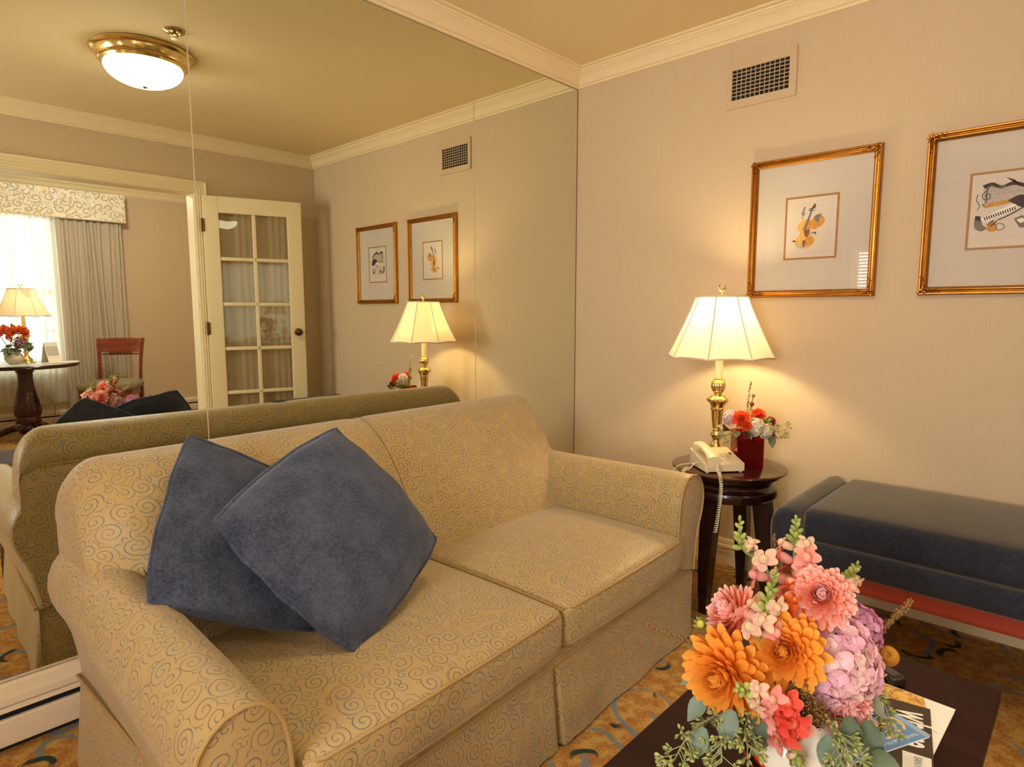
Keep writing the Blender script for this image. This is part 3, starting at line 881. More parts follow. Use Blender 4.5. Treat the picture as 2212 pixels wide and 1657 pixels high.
# ------------------------------------------------------------------ end table
t = thing('end_table', 'round dark mahogany end table between sofa and bench', 'table', (-.35, -1.05, 0))
TZ = .56
build('tabletop', MB().lathe([(0, TZ - .014), (.212, TZ - .014), (.219, TZ - .010), (.221, TZ - .006), (.219, TZ - .002), (.212, TZ), (0, TZ)], 72), M['mahog'], t, angle=30)
build('apron', MB().lathe([(0, .545), (.200, .545), (.196, .532), (.180, .522), (.170, .512), (.168, .502), (.172, .494), (.184, .484), (.189, .470), (.187, .456), (.178, .446), (.160, .442), (0, .442)], 72), M['dark'], t, angle=30)
for k in range(4):
    a = pi / 2 * k; rings = []
    for f in (0, .1, .3, .55, .8, 1.0):
        z = .45 * (1 - f); w_ = .030 - .014 * f + (.003 * sin(pi * f)); r_ = .140 + .028 * f + .012 * sin(pi * f * .8)
        rings.append([(cos(a) * (r_ + dx * w_) - sin(a) * dy * w_, sin(a) * (r_ + dx * w_) + cos(a) * dy * w_, z) for dx, dy in ((-1, -1), (1, -.9), (1, .9), (-1, 1))])
    build('leg', MB().loft(rings), M['dark'], t, angle=30)

# ------------------------------------------------------------------ table lamps
def make_lamp(loc, label, power):
    t = thing('table_lamp', label, 'lamp', loc, 0, 'brass table lamps with pleated shades')
    prof = [(0, 0), (.066, 0), (.068, .006), (.064, .012), (.050, .016), (.047, .020), (.049, .030), (.045, .036), (.036, .046), (.031, .050), (.024, .062), (.017, .072), (.015, .082),
            (.018, .090), (.024, .097), (.026, .104), (.022, .112), (.016, .118), (.020, .124), (.018, .130)]
    build('base', MB().lathe(prof, 40), M['brass'], t, angle=35)
    fl = lambda z, a: 1 + (.05 * cos(a * 16) if .135 < z < .205 else 0)
    build('column', MB().lathe([(.017, .128), (.018, .135), (.021, .17), (.026, .206), (.029, .209), (.029, .214), (.026, .218), (.028, .224), (.034, .234), (.040, .240), (.046, .246), (.047, .252), (.036, .256), (.030, .262), (.024, .267), (.017, .270)], 96, flute=fl), M['brass'], t, angle=35)
    fl2 = lambda z, a: 1 + (.09 * abs(sin(a * 7)) - .05 if .276 < z < .326 else 0)
    build('bulbous_knop', MB().lathe([(.014, .266), (.015, .274), (.022, .284), (.028, .298), (.029, .310), (.026, .322), (.020, .330), (.018, .333), (.021, .337), (.017, .340), (0, .340)], 84, flute=fl2), M['brass'], t, angle=40)
    build('candle_sleeve', MB().lathe([(0, .338), (.0155, .338), (.0155, .425), (.0155, .452), (0, .452)], 24), M['candle'], t)
    build('bulb', MB().ell((0, 0, .490), .020, .020, .038, 16, 10), M['bulb'], t)
    # harp + finial
    mb = MB()
    for s_ in (-1, 1): mb.tube([(s_ * .015, 0, .45), (s_ * .045, 0, .49), (s_ * .055, 0, .56), (s_ * .035, 0, .64), (0, 0, .668)], .0016, 6)
    mb.tube([(0, 0, .66), (0, 0, .684)], .003, 6)
    for k in range(4): mb.tube([(0, 0, .668), (.098 * cos(pi / 4 + k * pi / 2), .098 * sin(pi / 4 + k * pi / 2), .668)], .0012, 5)
    build('harp', mb, M['brass'], t)
    mb = MB().lathe([(0, .680), (.006, .682), (.004, .688), (.007, .692), (.003, .697), (0, .698)], 12)
    pts, rs = [], []
    for i in range(21):
        a = -pi / 2 + (-1 + 2 * i / 20) * 2.55; f = abs(-1 + 2 * i / 20)
        d = V((.74, -.67, 0))
        pts.append(V((0, 0, .710)) + d * (.0145 * cos(a)) + V((0, 0, .0145 * sin(a)))); rs.append(.0042 * (1 - f ** 2) + .0012)
    mb.tube(pts, rs, 8)
    build('finial', mb, M['brass'], t)
    # shade: eight soft panels
    NP, SUB = 8, 8
    def sp(f, a):
        r = .102 + (.212 - .102) * (1 - f) ** 1.12
        k = a / (2 * pi / NP); fr = (k - math.floor(k)) - .5
        flatr = cos(pi / NP) / cos(fr * 2 * pi / NP)
        rr = r * (.45 + .55 * flatr)
        z = .425 + (.672 - .425) * f + .006 * (1 - (2 * fr) ** 2) * (1 - f) ** 6
        return V((rr * cos(a), rr * sin(a), z))
    rings = [[sp(i / 10, 2 * pi * j / (NP * SUB) + .15) for j in range(NP * SUB)] for i in range(11)]
    # 0.15 rotates the ribs
    rings = [[sp(i / 10, 2 * pi * j / (NP * SUB)) for j in range(NP * SUB)] for i in range(11)]
    sh = build('lamp_shade', MB().loft(rings, True, False), M['shade'], t, angle=25)
    for k in range(NP):
        a = 2 * pi * k / NP
        build('rib', MB().tube([sp(i / 10, a) * 1.0 + V((cos(a), sin(a), 0)) * .001 for i in range(11)], .0022, 6), M['shadetrim'], sh)
    for f in (0, 1):
        ring = [sp(f, 2 * pi * j / (NP * SUB)) for j in range(NP * SUB + 1)]
        build('edge_braid', MB().tube(ring, .0042, 6), M['shadetrim'], sh)
    return t
def lamp_light(name, loc, power, col, radius=.03):
    l = bpy.data.lights.new(name, 'POINT'); l.energy = power; l.color = col; l.shadow_soft_size = radius
    o = bpy.data.objects.new(name, l); o.location = loc; COL.objects.link(o); return o
LAMP = make_lamp((-.283, -.963, TZ), 'lit brass table lamp with cream paneled shade beside the telephone', 9)
LAMP.rotation_euler.z = R(14)
TBZ = .705
lamp2 = copy_thing(LAMP, (-1.625, -5.06, TBZ), R(25), 'lit brass table lamp in front of the bright curtained window', 'brass table lamps with pleated shades')

# ------------------------------------------------------------------ telephone
PX = V((.772, -.636, 0)); PY = V((.636, .772, 0))
t = thing('telephone', 'cream corded desk telephone on the end table', 'telephone', (-.547, -1.048, TZ), atan2(PX.y, PX.x))
W, D_ = .158, .155
def wedge(x0, x1, y0, y1, za, zb, h0=.006, bev=.006):
    """sloping top from za (front) to zb (back)"""
    def df(p):
        f = (p.y - (-(y1 - y0) / 2)) / (y1 - y0); top = za + (zb - za) * f
        k = (p.z + .5) / 1.0
        return V((p.x, p.y, h0 + (top - h0) * k))
    o = rbox((x1 - x0, y1 - y0, 1.0), bev, 2, None, 3)
    for i, p in enumerate(o.v): o.v[i] = df(p)
    return o.xf(Matrix.Translation(((x0 + x1) / 2, (y0 + y1) / 2, 0)))
body = build('phone_body', wedge(0, W, 0, D_, .033, .066), M['phone'], t, angle=30)
for x in (.012, W - .012):
    for y in (.012, D_ - .012): build('foot', MB().lathe([(0, 0), (.006, 0), (.006, .009), (0, .009)], 10).xf(Matrix.Translation((x, y, 0))), M['phone'], body)
mb = MB()
sl = (.066 - .033) / D_
for r_ in range(4):
    for c_ in range(3):
        x = .078 + c_ * .017; y = .034 + r_ * .017
        mb.merge(wedge(x, x + .012, y, y + .011, .033 + sl * y + .0025, .033 + sl * (y + .011) + .0025, .02, .002))
build('keypad', mb, M['phonebtn'], body)
mb = MB().lathe([(0, 0), (.007, 0), (.006, .004), (0, .005)], 16); mb.xf(Matrix.Translation((.140, .092, .033 + sl * .092)))
build('message_lamp', mb, M['redlamp'], body)
# handset along the left side
rings = []
for i in range(15):
    f = i / 14; y = -.004 + (D_ - .012) * f; end = max(0, 1 - f / .26) ** .6 + max(0, 1 - (1 - f) / .26) ** .6
    zc = .030 + sl * y + .020 + .013 * sin(pi * f); hh = .010 + .014 * min(1, end); ww = .020 + .006 * min(1, end)
    zc -= .008 * min(1, end)
    ring = []
    for k in range(16):
        a = 2 * pi * k / 16; cx_ = abs(cos(a)) ** .55 * (1 if cos(a) > 0 else -1); sz_ = abs(sin(a)) ** .55 * (1 if sin(a) > 0 else -1)
        ring.append((.032 + ww * cx_, y, zc + hh * sz_))
    rings.append(ring)
build('handset', MB().loft(rings), M['phone'], t, angle=50)
def coil(path, r, turns, n=10):
    P = [V(p) for p in path]; L = [0]
    for i in range(1, len(P)): L.append(L[-1] + (P[i] - P[i - 1]).length)
    out = []; N = turns * n
    def at(d):
        for i in range(1, len(P)):
            if d <= L[i] or i == len(P) - 1:
                f = (d - L[i - 1]) / max(1e-9, L[i] - L[i - 1]); return P[i - 1].lerp(P[i], f), (P[i] - P[i - 1]).normalized()
    nx = None
    for k in range(N + 1):
        p, tg = at(L[-1] * k / N)
        if nx is None: nx = tg.orthogonal().normalized()
        nx = (nx - tg * nx.dot(tg)).normalized(); ny = tg.cross(nx); a = 2 * pi * k / n
        out.append(p + nx * r * cos(a) + ny * r * sin(a))
    return out
def bez(pts, n=8):
    """smooth curve through the points"""
    P = [V(p) for p in pts]; out = []
    for i in range(len(P) - 1):
        p0, p1, p2, p3 = P[max(i - 1, 0)], P[i], P[i + 1], P[min(i + 2, len(P) - 1)]
        for k in range(n):
            f = k / n
            out.append(0.5 * ((2 * p1) + (p2 - p0) * f + (2 * p0 - 5 * p1 + 4 * p2 - p3) * f * f + (3 * p1 - p0 - 3 * p2 + p3) * f ** 3))
    out.append(P[-1]); return out
hang = bez([(.034, -.024, .024), (.030, -.052, .014), (.026, -.076, -.012), (.022, -.086, -.06), (.014, -.088, -.13), (.006, -.086, -.20)], 8)
mb = MB().tube(bez([(.036, -.006, .034), (.038, -.018, .036), (.034, -.024, .024)], 6), .0022, 6)
mb.tube(coil(hang, .0058, 30), .0020, 5)
build('coiled_cord', mb, M['cordc'], t)
mb = MB().tube(bez([(0, .06, .030), (-.018, .062, .026), (-.035, .055, .012), (-.05, .05, .008)], 6), .0022, 6)
mb.tube(coil(bez([(-.05, .05, .008), (-.065, .045, .006), (-.080, .030, -.02), (-.085, .02, -.07)], 6), .0056, 14), .0020, 5)
build('side_cord', mb, M['cordc'], t)
build('line_cord', MB().tube(bez([(0, .09, .02), (-.03, .10, .016), (-.075, .085, .012), (-.12, .06, -.02), (-.15, .05, -.08)], 6), .0013, 5), M['cordc'], t)

# ------------------------------------------------------------------ bench
BY0, BY1, BD = -1.325, -2.40, .60
t = thing('bench', 'long navy velvet bench with rounded arms under the prints', 'bench', (-.30, (BY0 + BY1) / 2, 0))
build('base_upholstery', MB().box(-BD - .012, -.025, BY1 + .03, BY0 - .03, .325, .408, bev=.026, seg=4), M['bench'], t, world=True)
build('front_rail', MB().box(-BD + .012, -.03, BY1 + .035, BY0 - .035, .272, .34, bev=.006), M['red'], t, world=True)
def df(p):
    u, v = p.x / .275, p.y / .45; b_ = p.z / .056
    return V((p.x - (.012 * (1 - b_ * b_) if p.x < -.2 else 0), p.y, p.z + (.014 * max(0, (1 - u * u)) ** .6 * max(0, 1 - v * v) ** .35 if p.z > 0 else 0)))
mb = rbox((.545, .895, .112), .024, 4, None, 12, df); mb.xf(Matrix.Translation((-.298, (BY0 + BY1) / 2, .454)))
cu = build('seat_cushion', mb, M['bench'], t, world=True, angle=70)
build('welt', MB().tube([(-.566, BY0 - .10, .500), (-.567, (BY0 + BY1) / 2, .502), (-.566, BY1 + .10, .500)], .0028, 6), M['bench'], cu, world=True)
for yo, sg in ((BY0, -1), (BY1, 1)):
    rings = []
    prof = [(.002, .33), (-.004, .40), (-.006, .45), (.000, .485), (.018, .507), (.045, .514), (.068, .506), (.084, .485), (.088, .455), (.088, .33)]
    for i, (x, s_) in enumerate(((-.622, .55), (-.618, .78), (-.608, .93), (-.590, 1.0), (-.45, 1.0), (-.25, 1.0), (-.06, 1.0), (-.04, .97), (-.03, .85))):
        ring = []
        for d, z in prof:
            dd = .044 + (d - .044) * s_; zz = .42 + (z - .42) * (s_ if z > .42 else 1)
            ring.append((x, yo + sg * dd, zz))
        rings.append(ring if sg > 0 else ring[::-1])
    build('arm', MB().loft(rings), M['bench'], t, world=True, angle=70)
for x in (-.56, -.07):
    for y in (BY0 - .09, BY1 + .09):
        rings = [[(x + dx * w_, y + dy * w_, z) for dx, dy in ((-1, -1), (1, -1), (1, 1), (-1, 1))] for z, w_ in ((.28, .026), (.15, .021), (0, .015))]
        build('leg', MB().loft(rings), M['dark'], t, world=True, smooth=False)

# ------------------------------------------------------------------ coffee table
t = thing('coffee_table', 'low dark rectangular coffee table in the front corner', 'table', (-1.785, -1.80, 0))
cx0, cx1, cy0, cy1, cz = -2.29, -1.285, -2.018, -1.582, .455
build('tabletop', MB().box(cx0, cx1, cy0, cy1, cz - .028, cz, bev=.003), M['coffee'], t, world=True)
mb = MB()
bw = .075
for a in ((cx0 + .004, cx1 - .004, cy0 + bw, cy0 + bw + .0012), (cx0 + .004, cx1 - .004, cy1 - bw, cy1 - bw + .0012), (cx0 + bw, cx0 + bw + .0012, cy0 + .004, cy1 - .004), (cx1 - bw, cx1 - bw + .0012, cy0 + .004, cy1 - .004)):
    mb.box(a[0], a[1], a[2], a[3], cz - .001, cz + .0003)
build('inlay_line', mb, flat('inlay', 26, 10, 9), t, world=True, smooth=False)
build('apron', MB().box(cx0 + .03, cx1 - .03, cy0 + .03, cy1 - .03, cz - .09, cz - .028), M['coffee'], t, world=True, smooth=False)
for x in (cx0 + .055, cx1 - .055):
    for y in (cy0 + .055, cy1 - .055):
        rings = [[(x + dx * w_, y + dy * w_, z) for dx, dy in ((-1, -1), (1, -1), (1, 1), (-1, 1))] for z, w_ in ((cz - .03, .026), (0, .017))]
        build('leg', MB().loft(rings), M['coffee'], t, world=True, smooth=False)

# ------------------------------------------------------------------ framed prints
def corner_leaf(mb, y, z, sy, sz, rnd):
    for ax in (0, 1):
        for i in range(9):
            f = i / 8 * .062
            yy, zz = (y + sy * f, z + sz * rnd.uniform(.002, .022)) if ax == 0 else (y + sy * rnd.uniform(.002, .022), z + sz * f)
            r_ = .0055 * (1 - .5 * i / 8)
            mb.ell((-.022 - rnd.uniform(0, .003), yy, zz), .005, r_ * rnd.uniform(.8, 1.3), r_ * rnd.uniform(.8, 1.3), 7, 4)
def frame(name, label, ya, yb, z0, z1, iy0, iy1, iz0, iz1, draw):
    """ya > yb: the edge nearer the mirror first"""
    t = thing(name, label, 'picture', (0, (ya + yb) / 2, z0), 0, None)
    prof = [(0, 0), (.010, 0), (.020, .001), (.023, .004), (.0225, .008), (.017, .011), (.018, .015), (.022, .019), (.0225, .022), (.016, .026), (.013, .029), (.005, .030), (0, .030)]
    path = [(ya, z0), (yb, z0), (yb, z1), (ya, z1)]
    cn = [(-1, 1), (1, 1), (1, -1), (-1, -1)]
    rings = [[(-d, y + s[0] * i, z + s[1] * i) for d, i in prof] for (y, z), s in zip(path, cn)]
    build('frame', MB().loft(rings, True, False, True, None, 0, True), M['gold'], t, world=True, angle=35)
    rnd = random.Random(3)
    for (y, z), s in zip(path, cn):
        mb = MB(); corner_leaf(mb, y + s[0] * .004, z + s[1] * .004, s[0], s[1], rnd)
        build('corner_ornament', mb, M['gold'], t, world=True)
    build('mat_board', MB().box(-.006, -.001, yb + .026, ya - .026, z0 + .026, z1 - .026), M['mat'], t, world=True, smooth=False)
    mb = MB(); g = .008
    mb.box(-.0068, -.0055, iy0 - g, iy1 + g, iz0 - g, iz0); mb.box(-.0068, -.0055, iy0 - g, iy1 + g, iz1, iz1 + g); mb.box(-.0068, -.0055, iy0 - g, iy0, iz0, iz1); mb.box(-.0068, -.0055, iy1, iy1 + g, iz0, iz1)
    build('gilt_fillet', mb, M['goldtrim'], t, world=True, smooth=False)
    pp = build('drawing', MB().box(-.0064, -.0055, iy0, iy1, iz0, iz1), M['paper'], t, world=True, smooth=False)
    draw(pp)
    build('glass', MB().poly([(-.012, yb + .027, z0 + .027), (-.012, ya - .027, z0 + .027), (-.012, ya - .027, z1 - .027), (-.012, yb + .027, z1 - .027)]), M['pane'], t, world=True, smooth=False)
    return t
def ypoly(pp, name, pts, mat, d, closed_curve=True):
    """flat shape drawn on a print, pts are (y, z)"""
    P = bez([(0, a, b) for a, b in pts + [pts[0]]], 5)[:-1] if closed_curve else [V((0, a, b)) for a, b in pts]
    mb = MB(); mb.poly([(-.0066 - d, p.y, p.z) for p in P])
    nrm = V((0, 0, 0))
    for i in range(len(P)): nrm += V(mb.v[i]).cross(V(mb.v[(i + 1) % len(P)]))
    build(name, mb, mat, pp, world=True, smooth=False)
def ystroke(pp, name, strokes, mat, d=.0006):
    mb = MB()
    for pts, r in strokes:
        P = bez([(-.0066 - d, a, b) for a, b in pts], 6)
        for i in range(len(P) - 1):
            dv = (P[i + 1] - P[i]); n_ = V((0, -dv.z, dv.y)).normalized() * r
            b = [mb.addv(q) for q in (P[i] - n_, P[i + 1] - n_, P[i + 1] + n_, P[i] + n_)]
            mb.face(b)
    build(name, mb, mat, pp, world=True, smooth=False)
def script_line(y0, z0, y1, z1, rnd, amp=.0035):
    n = 46; out = []
    for i in range(n):
        f = i / (n - 1); gap = (i % 11) in (9, 10)
        a = 0 if gap else rnd.uniform(-amp, amp)
        dy, dz = y1 - y0, z1 - z0; L = sqrt(dy * dy + dz * dz)
        out.append((y0 + dy * f - dz / L * a, z0 + dz * f + dy / L * a))
    return out
AM1, AM2, AM3 = flat('amber', 206, 146, 58, var=.35, vscale=110), flat('amber_light', 222, 176, 90, var=.35, vscale=110), flat('brown_wash', 130, 78, 40, var=.35, vscale=110)
GR1, GR2, GR3 = flat('grey_wash', 120, 112, 108, var=.35, vscale=110), flat('grey_light', 186, 176, 168, var=.35, vscale=110), flat('charcoal', 52, 46, 48, var=.35, vscale=110)
def clef(y, z, s):
    return [(y, z - .040 * s), (y + .008 * s, z - .034 * s), (y - .002 * s, z - .028 * s), (y - .003 * s, z), (y - .004 * s, z + .030 * s), (y - .012 * s, z + .044 * s), (y - .008 * s, z + .024 * s), (y + .010 * s, z + .004 * s),
            (y + .004 * s, z - .014 * s), (y - .012 * s, z - .012 * s), (y - .013 * s, z + .003 * s), (y - .002 * s, z + .004 * s), (y, z - .006 * s)]
def violin(pp):
    rnd = random.Random(2)
    ypoly(pp, 'second_body', [(-1.203, 1.538), (-1.215, 1.552), (-1.232, 1.556), (-1.246, 1.553), (-1.256, 1.540), (-1.248, 1.520), (-1.236, 1.512), (-1.222, 1.504), (-1.204, 1.510)], AM1, .0002)
    ypoly(pp, 'shadow_curl', [(-1.212, 1.551), (-1.225, 1.561), (-1.245, 1.562), (-1.236, 1.551), (-1.232, 1.530), (-1.224, 1.534)], GR1, .0003)
    ypoly(pp, 'violin_body', [(-1.182, 1.547), (-1.166, 1.541), (-1.152, 1.524), (-1.153, 1.507), (-1.162, 1.494), (-1.158, 1.481), (-1.146, 1.470), (-1.143, 1.450), (-1.152, 1.436), (-1.176, 1.429), (-1.203, 1.436),
                              (-1.219, 1.452), (-1.218, 1.470), (-1.206, 1.482), (-1.199, 1.494), (-1.207, 1.510), (-1.209, 1.530), (-1.198, 1.544)], AM2, .0004)
    ypoly(pp, 'body_shade', [(-1.186, 1.545), (-1.198, 1.541), (-1.207, 1.528), (-1.203, 1.508), (-1.190, 1.498), (-1.184, 1.520)], AM1, .0005)
    ypoly(pp, 'lower_shade', [(-1.190, 1.478), (-1.208, 1.474), (-1.217, 1.456), (-1.202, 1.439), (-1.186, 1.442), (-1.182, 1.462)], AM1, .0005)
    ypoly(pp, 'dark_waist', [(-1.176, 1.500), (-1.196, 1.505), (-1.200, 1.492), (-1.190, 1.474), (-1.180, 1.484)], AM3, .0006)
    ypoly(pp, 'fingerboard', [(-1.172, 1.503), (-1.184, 1.502), (-1.206, 1.576), (-1.200, 1.578)], GR1, .0007, False)
    ypoly(pp, 'tailpiece', [(-1.172, 1.462), (-1.186, 1.462), (-1.183, 1.436), (-1.176, 1.434)], AM3, .0007, False)
    ypoly(pp, 'chin_rest', [(-1.150, 1.444), (-1.164, 1.446), (-1.176, 1.438), (-1.170, 1.431), (-1.156, 1.434)], GR2, .0007)
    ypoly(pp, 'scroll_head', [(-1.206, 1.592), (-1.212, 1.605), (-1.219, 1.603), (-1.218, 1.592), (-1.210, 1.587)], AM3, .0007)
    ystroke(pp, 'ink_lines', [([(-1.200, 1.577), (-1.212, 1.600)], .0022), ([(-1.193, 1.586), (-1.218, 1.588)], .0014), ([(-1.191, 1.580), (-1.215, 1.579)], .0014), (clef(-1.170, 1.572, .55), .0009),
                              ([(-1.134, 1.462), (-1.146, 1.460)], .003), ([(-1.205, 1.488), (-1.215, 1.492), (-1.224, 1.484), (-1.220, 1.494)], .0016)], GR3, .0009)
    st = [(script_line(-1.125, 1.603, -1.285, 1.623, rnd), .0003), (script_line(-1.284, 1.612, -1.272, 1.535, rnd), .0003), (script_line(-1.195, 1.415, -1.290, 1.419, rnd), .0003), (script_line(-1.115, 1.404, -1.285, 1.409, rnd, .002), .0003)]
    for k in range(7):
        y, z = rnd.choice((-1.14, -1.245)) + rnd.uniform(-.02, .02), rnd.uniform(1.46, 1.56)
        st.append(([(y + rnd.uniform(-.02, .02), z + rnd.uniform(-.03, .03)) for _ in range(5)], .0002))
    ystroke(pp, 'pencil_lines', st, GR2, .0001)
def piano(pp):
    rnd = random.Random(5)
    ypoly(pp, 'lid_wash', [(-1.765, 1.602), (-1.790, 1.608), (-1.815, 1.596), (-1.845, 1.604), (-1.875, 1.592), (-1.900, 1.560), (-1.890, 1.520), (-1.850, 1.535), (-1.80, 1.528), (-1.772, 1.545)], GR2, .0002)
    ypoly(pp, 'lid_shade', [(-1.762, 1.603), (-1.790, 1.610), (-1.815, 1.597), (-1.845, 1.606), (-1.880, 1.592), (-1.905, 1.555), (-1.880, 1.580), (-1.845, 1.594), (-1.815, 1.586), (-1.785, 1.598), (-1.770, 1.592)], GR3, .0003)
    ypoly(pp, 'lid_edge', [(-1.828, 1.619), (-1.850, 1.608), (-1.885, 1.575), (-1.912, 1.535), (-1.905, 1.535), (-1.878, 1.582), (-1.848, 1.612), (-1.826, 1.622)], AM3, .0004, False)
    ypoly(pp, 'gold_rail', [(-1.770, 1.535), (-1.778, 1.526), (-1.850, 1.540), (-1.848, 1.548), (-1.800, 1.543)], AM1, .0004)
    ypoly(pp, 'dark_body', [(-1.835, 1.545), (-1.870, 1.560), (-1.900, 1.540), (-1.905, 1.510), (-1.870, 1.520)], GR3, .0005)
    ypoly(pp, 'keyboard', [(-1.762, 1.490), (-1.775, 1.478), (-1.862, 1.512), (-1.858, 1.530), (-1.848, 1.532)], M['white'], .0006, False)
    mb = MB()
    for i in range(14):
        f = i / 13; y = -1.772 - f * .080; z = 1.494 + f * .028
        b = [mb.addv(q) for q in ((-.0076, y, z), (-.0076, y - .0032, z + .001), (-.0076, y - .0072, z - .010), (-.0076, y - .004, z - .011))]; mb.face(b)
    build('black_keys', mb, GR3, pp, world=True, smooth=False)
    ypoly(pp, 'end_block', [(-1.748, 1.500), (-1.762, 1.498), (-1.770, 1.470), (-1.782, 1.458), (-1.768, 1.448), (-1.748, 1.462)], GR1, .0005)
    ypoly(pp, 'block_top', [(-1.748, 1.502), (-1.763, 1.499), (-1.765, 1.482), (-1.748, 1.488)], GR3, .0006, False)
    ypoly(pp, 'gold_leaf', [(-1.782, 1.470), (-1.800, 1.478), (-1.812, 1.462), (-1.804, 1.444), (-1.784, 1.450)], AM1, .0006)
    ypoly(pp, 'stool', [(-1.855, 1.482), (-1.875, 1.492), (-1.900, 1.478), (-1.895, 1.450), (-1.872, 1.452)], GR1, .0005, False)
    ypoly(pp, 'stool_seat', [(-1.862, 1.478), (-1.876, 1.484), (-1.890, 1.474), (-1.874, 1.466)], M['white'], .0006, False)
    ystroke(pp, 'ink_lines', [(clef(-1.773, 1.568, .9), .0012), ([(-1.752, 1.575), (-1.748, 1.555), (-1.758, 1.535), (-1.752, 1.520)], .001), ([(-1.80, 1.466), (-1.822, 1.470), (-1.832, 1.455), (-1.815, 1.447), (-1.808, 1.458)], .001),
                              ([(-1.812, 1.482), (-1.845, 1.498), (-1.880, 1.520)], .0018), ([(-1.785, 1.468), (-1.800, 1.482)], .002), ([(-1.792, 1.462), (-1.81, 1.48)], .002)], GR3, .0009)
    st = [(script_line(-1.75, 1.418, -1.90, 1.430, rnd), .0003), (script_line(-1.75, 1.622, -1.90, 1.64, rnd, .002), .0002)]
    for k in range(9):
        y, z = rnd.uniform(-1.76, -1.9), rnd.uniform(1.45, 1.61)
        st.append(([(y + rnd.uniform(-.025, .025), z + rnd.uniform(-.02, .02)) for _ in range(5)], .0003))
    ystroke(pp, 'pencil_lines', st, GR2, .0010)
frame('framed_print', 'gilt framed violin print on the wall above the lamp', -.9535, -1.4515, 1.231, 1.802, -1.298, -1.107, 1.393, 1.632, violin)
frame('framed_print.001', 'gilt framed grand piano print above the navy bench', -1.593, -2.0895, 1.231, 1.802, -1.939, -1.733, 1.393, 1.640, piano)

# ------------------------------------------------------------------ flowers
ORANGE = (srgb(246, 146, 26), srgb(255, 196, 84)); PINKD = (srgb(246, 112, 38), srgb(255, 240, 238)); CORAL = (srgb(232, 70, 48), srgb(240, 110, 84))
def lerpc(a, b, f): return tuple(a[i] + (b[i] - a[i]) * f for i in range(3)) + (1,)
def aim(p, d, roll=0.0):
    d = V(d).normalized()
    return Matrix.Translation(p) @ d.to_track_quat('Z', 'Y').to_matrix().to_4x4() @ Matrix.Rotation(roll, 4, 'Z')
def petal(mb, L, W, th, ph, base_r, base_z, c0, c1, cup=.25, curl=.15, ns=5, tip=.8, gp=1.1):
    """a petal leaning th from the axis, at azimuth ph"""
    rad = V((cos(ph), sin(ph), 0)); d = rad * sin(th) + V((0, 0, cos(th))); n_ = V((0, 0, sin(th))) - rad * cos(th); l = V((-sin(ph), cos(ph), 0))
    rows = []
    for i in range(ns + 1):
        s_ = sin(pi / 2 * i / ns)
        if tip >= 1.5: w = W * sin(pi * min(1, .14 + s_ * .80)) ** .7
        else: w = W * 1.02 * (.9 * s_ + .1) ** .6 * max(.0, 1 - s_ ** (3 + 2 * tip)) ** .55 + (.0002 if s_ >= 1 else 0)
        p = rad * base_r + V((0, 0, base_z)) + d * (L * s_) + n_ * (L * curl * (s_ ** 2) - L * .08 * sin(pi * s_))
        rows.append([p - l * w + n_ * (cup * w), p - n_ * 0, p + l * w + n_ * (cup * w)])
    mb.loft(rows, False, False, False, lambda k, j: lerpc(c0, c1, min(1, k ** gp)))
def dahlia_mb(Rr, c0, c1, rnd, layers=8, per=13, open_=1.75, tipw=.8, wid=.20, inner=None, gp=1.1):
    mb = MB()
    for i in range(layers):
        f = i / (layers - 1)
        th = open_ * (1 - f) ** .95 + .16; L = Rr * (1 - .56 * f) * rnd.uniform(.95, 1.05)
        n = max(6, int(per * (1 - .35 * f)))
        for k in range(n):
            ph = 2 * pi * (k + .5 * (i % 2)) / n + rnd.uniform(-.1, .1)
            a0, a1 = (c0, c1) if (inner is None or f < .65) else inner
            petal(mb, L * rnd.uniform(.9, 1.06), Rr * wid * (1 - .35 * f), th + rnd.uniform(-.10, .10), ph, Rr * .08 * (1 - f), Rr * (.04 + .22 * f), a0, lerpc(a1, a0, rnd.uniform(0, .25)), .30 + .3 * f, .18 + .25 * f, 6, tipw, gp)
    a0, a1 = inner or (c0, c1)
    for k in range(34):
        petal(mb, Rr * rnd.uniform(.30, .42), Rr * wid * .55, rnd.uniform(.02, .55), k * 2.4, Rr * .03, Rr * .06, a0, lerpc(a1, a0, rnd.uniform(0, .4)), .7, .45, 3, tipw, gp)
    return mb
def hydrangea_mb(Rr, cols, rnd, n=150, sq=.8):
    mb = MB()
    for i in range(n):
        z = 1 - 1.55 * (i + .5) / n; a = i * 2.39996
        r_ = sqrt(max(0, 1 - z * z)); d = V((r_ * cos(a), r_ * sin(a), z))
        p = V((d.x * Rr, d.y * Rr, d.z * Rr * sq)) * rnd.uniform(.86, 1.04)
        c = rnd.choice(cols); s_ = Rr * rnd.uniform(.17, .23); o = MB(); ro = rnd.uniform(0, 3)
        for k in range(4):
            petal(o, s_, s_ * .62, 1.35 + rnd.uniform(-.2, .2), pi / 2 * k + ro, 0, 0, lerpc(c, (1, 1, .9, 1), .35), c, .2, .1, 4, 2.0)
        o.ell((0, 0, .001), s_ * .12, s_ * .12, s_ * .1, 5, 3, lerpc(c, (1, .95, .7, 1), .6))
        mb.merge(o, aim(p, d + V((rnd.uniform(-.3, .3), rnd.uniform(-.3, .3), rnd.uniform(-.3, .3)))))
    mb.ell((0, 0, 0), Rr * .72, Rr * .72, Rr * .6, 10, 6, lerpc(cols[0], (.1, .2, .05, 1), .6))
    return mb
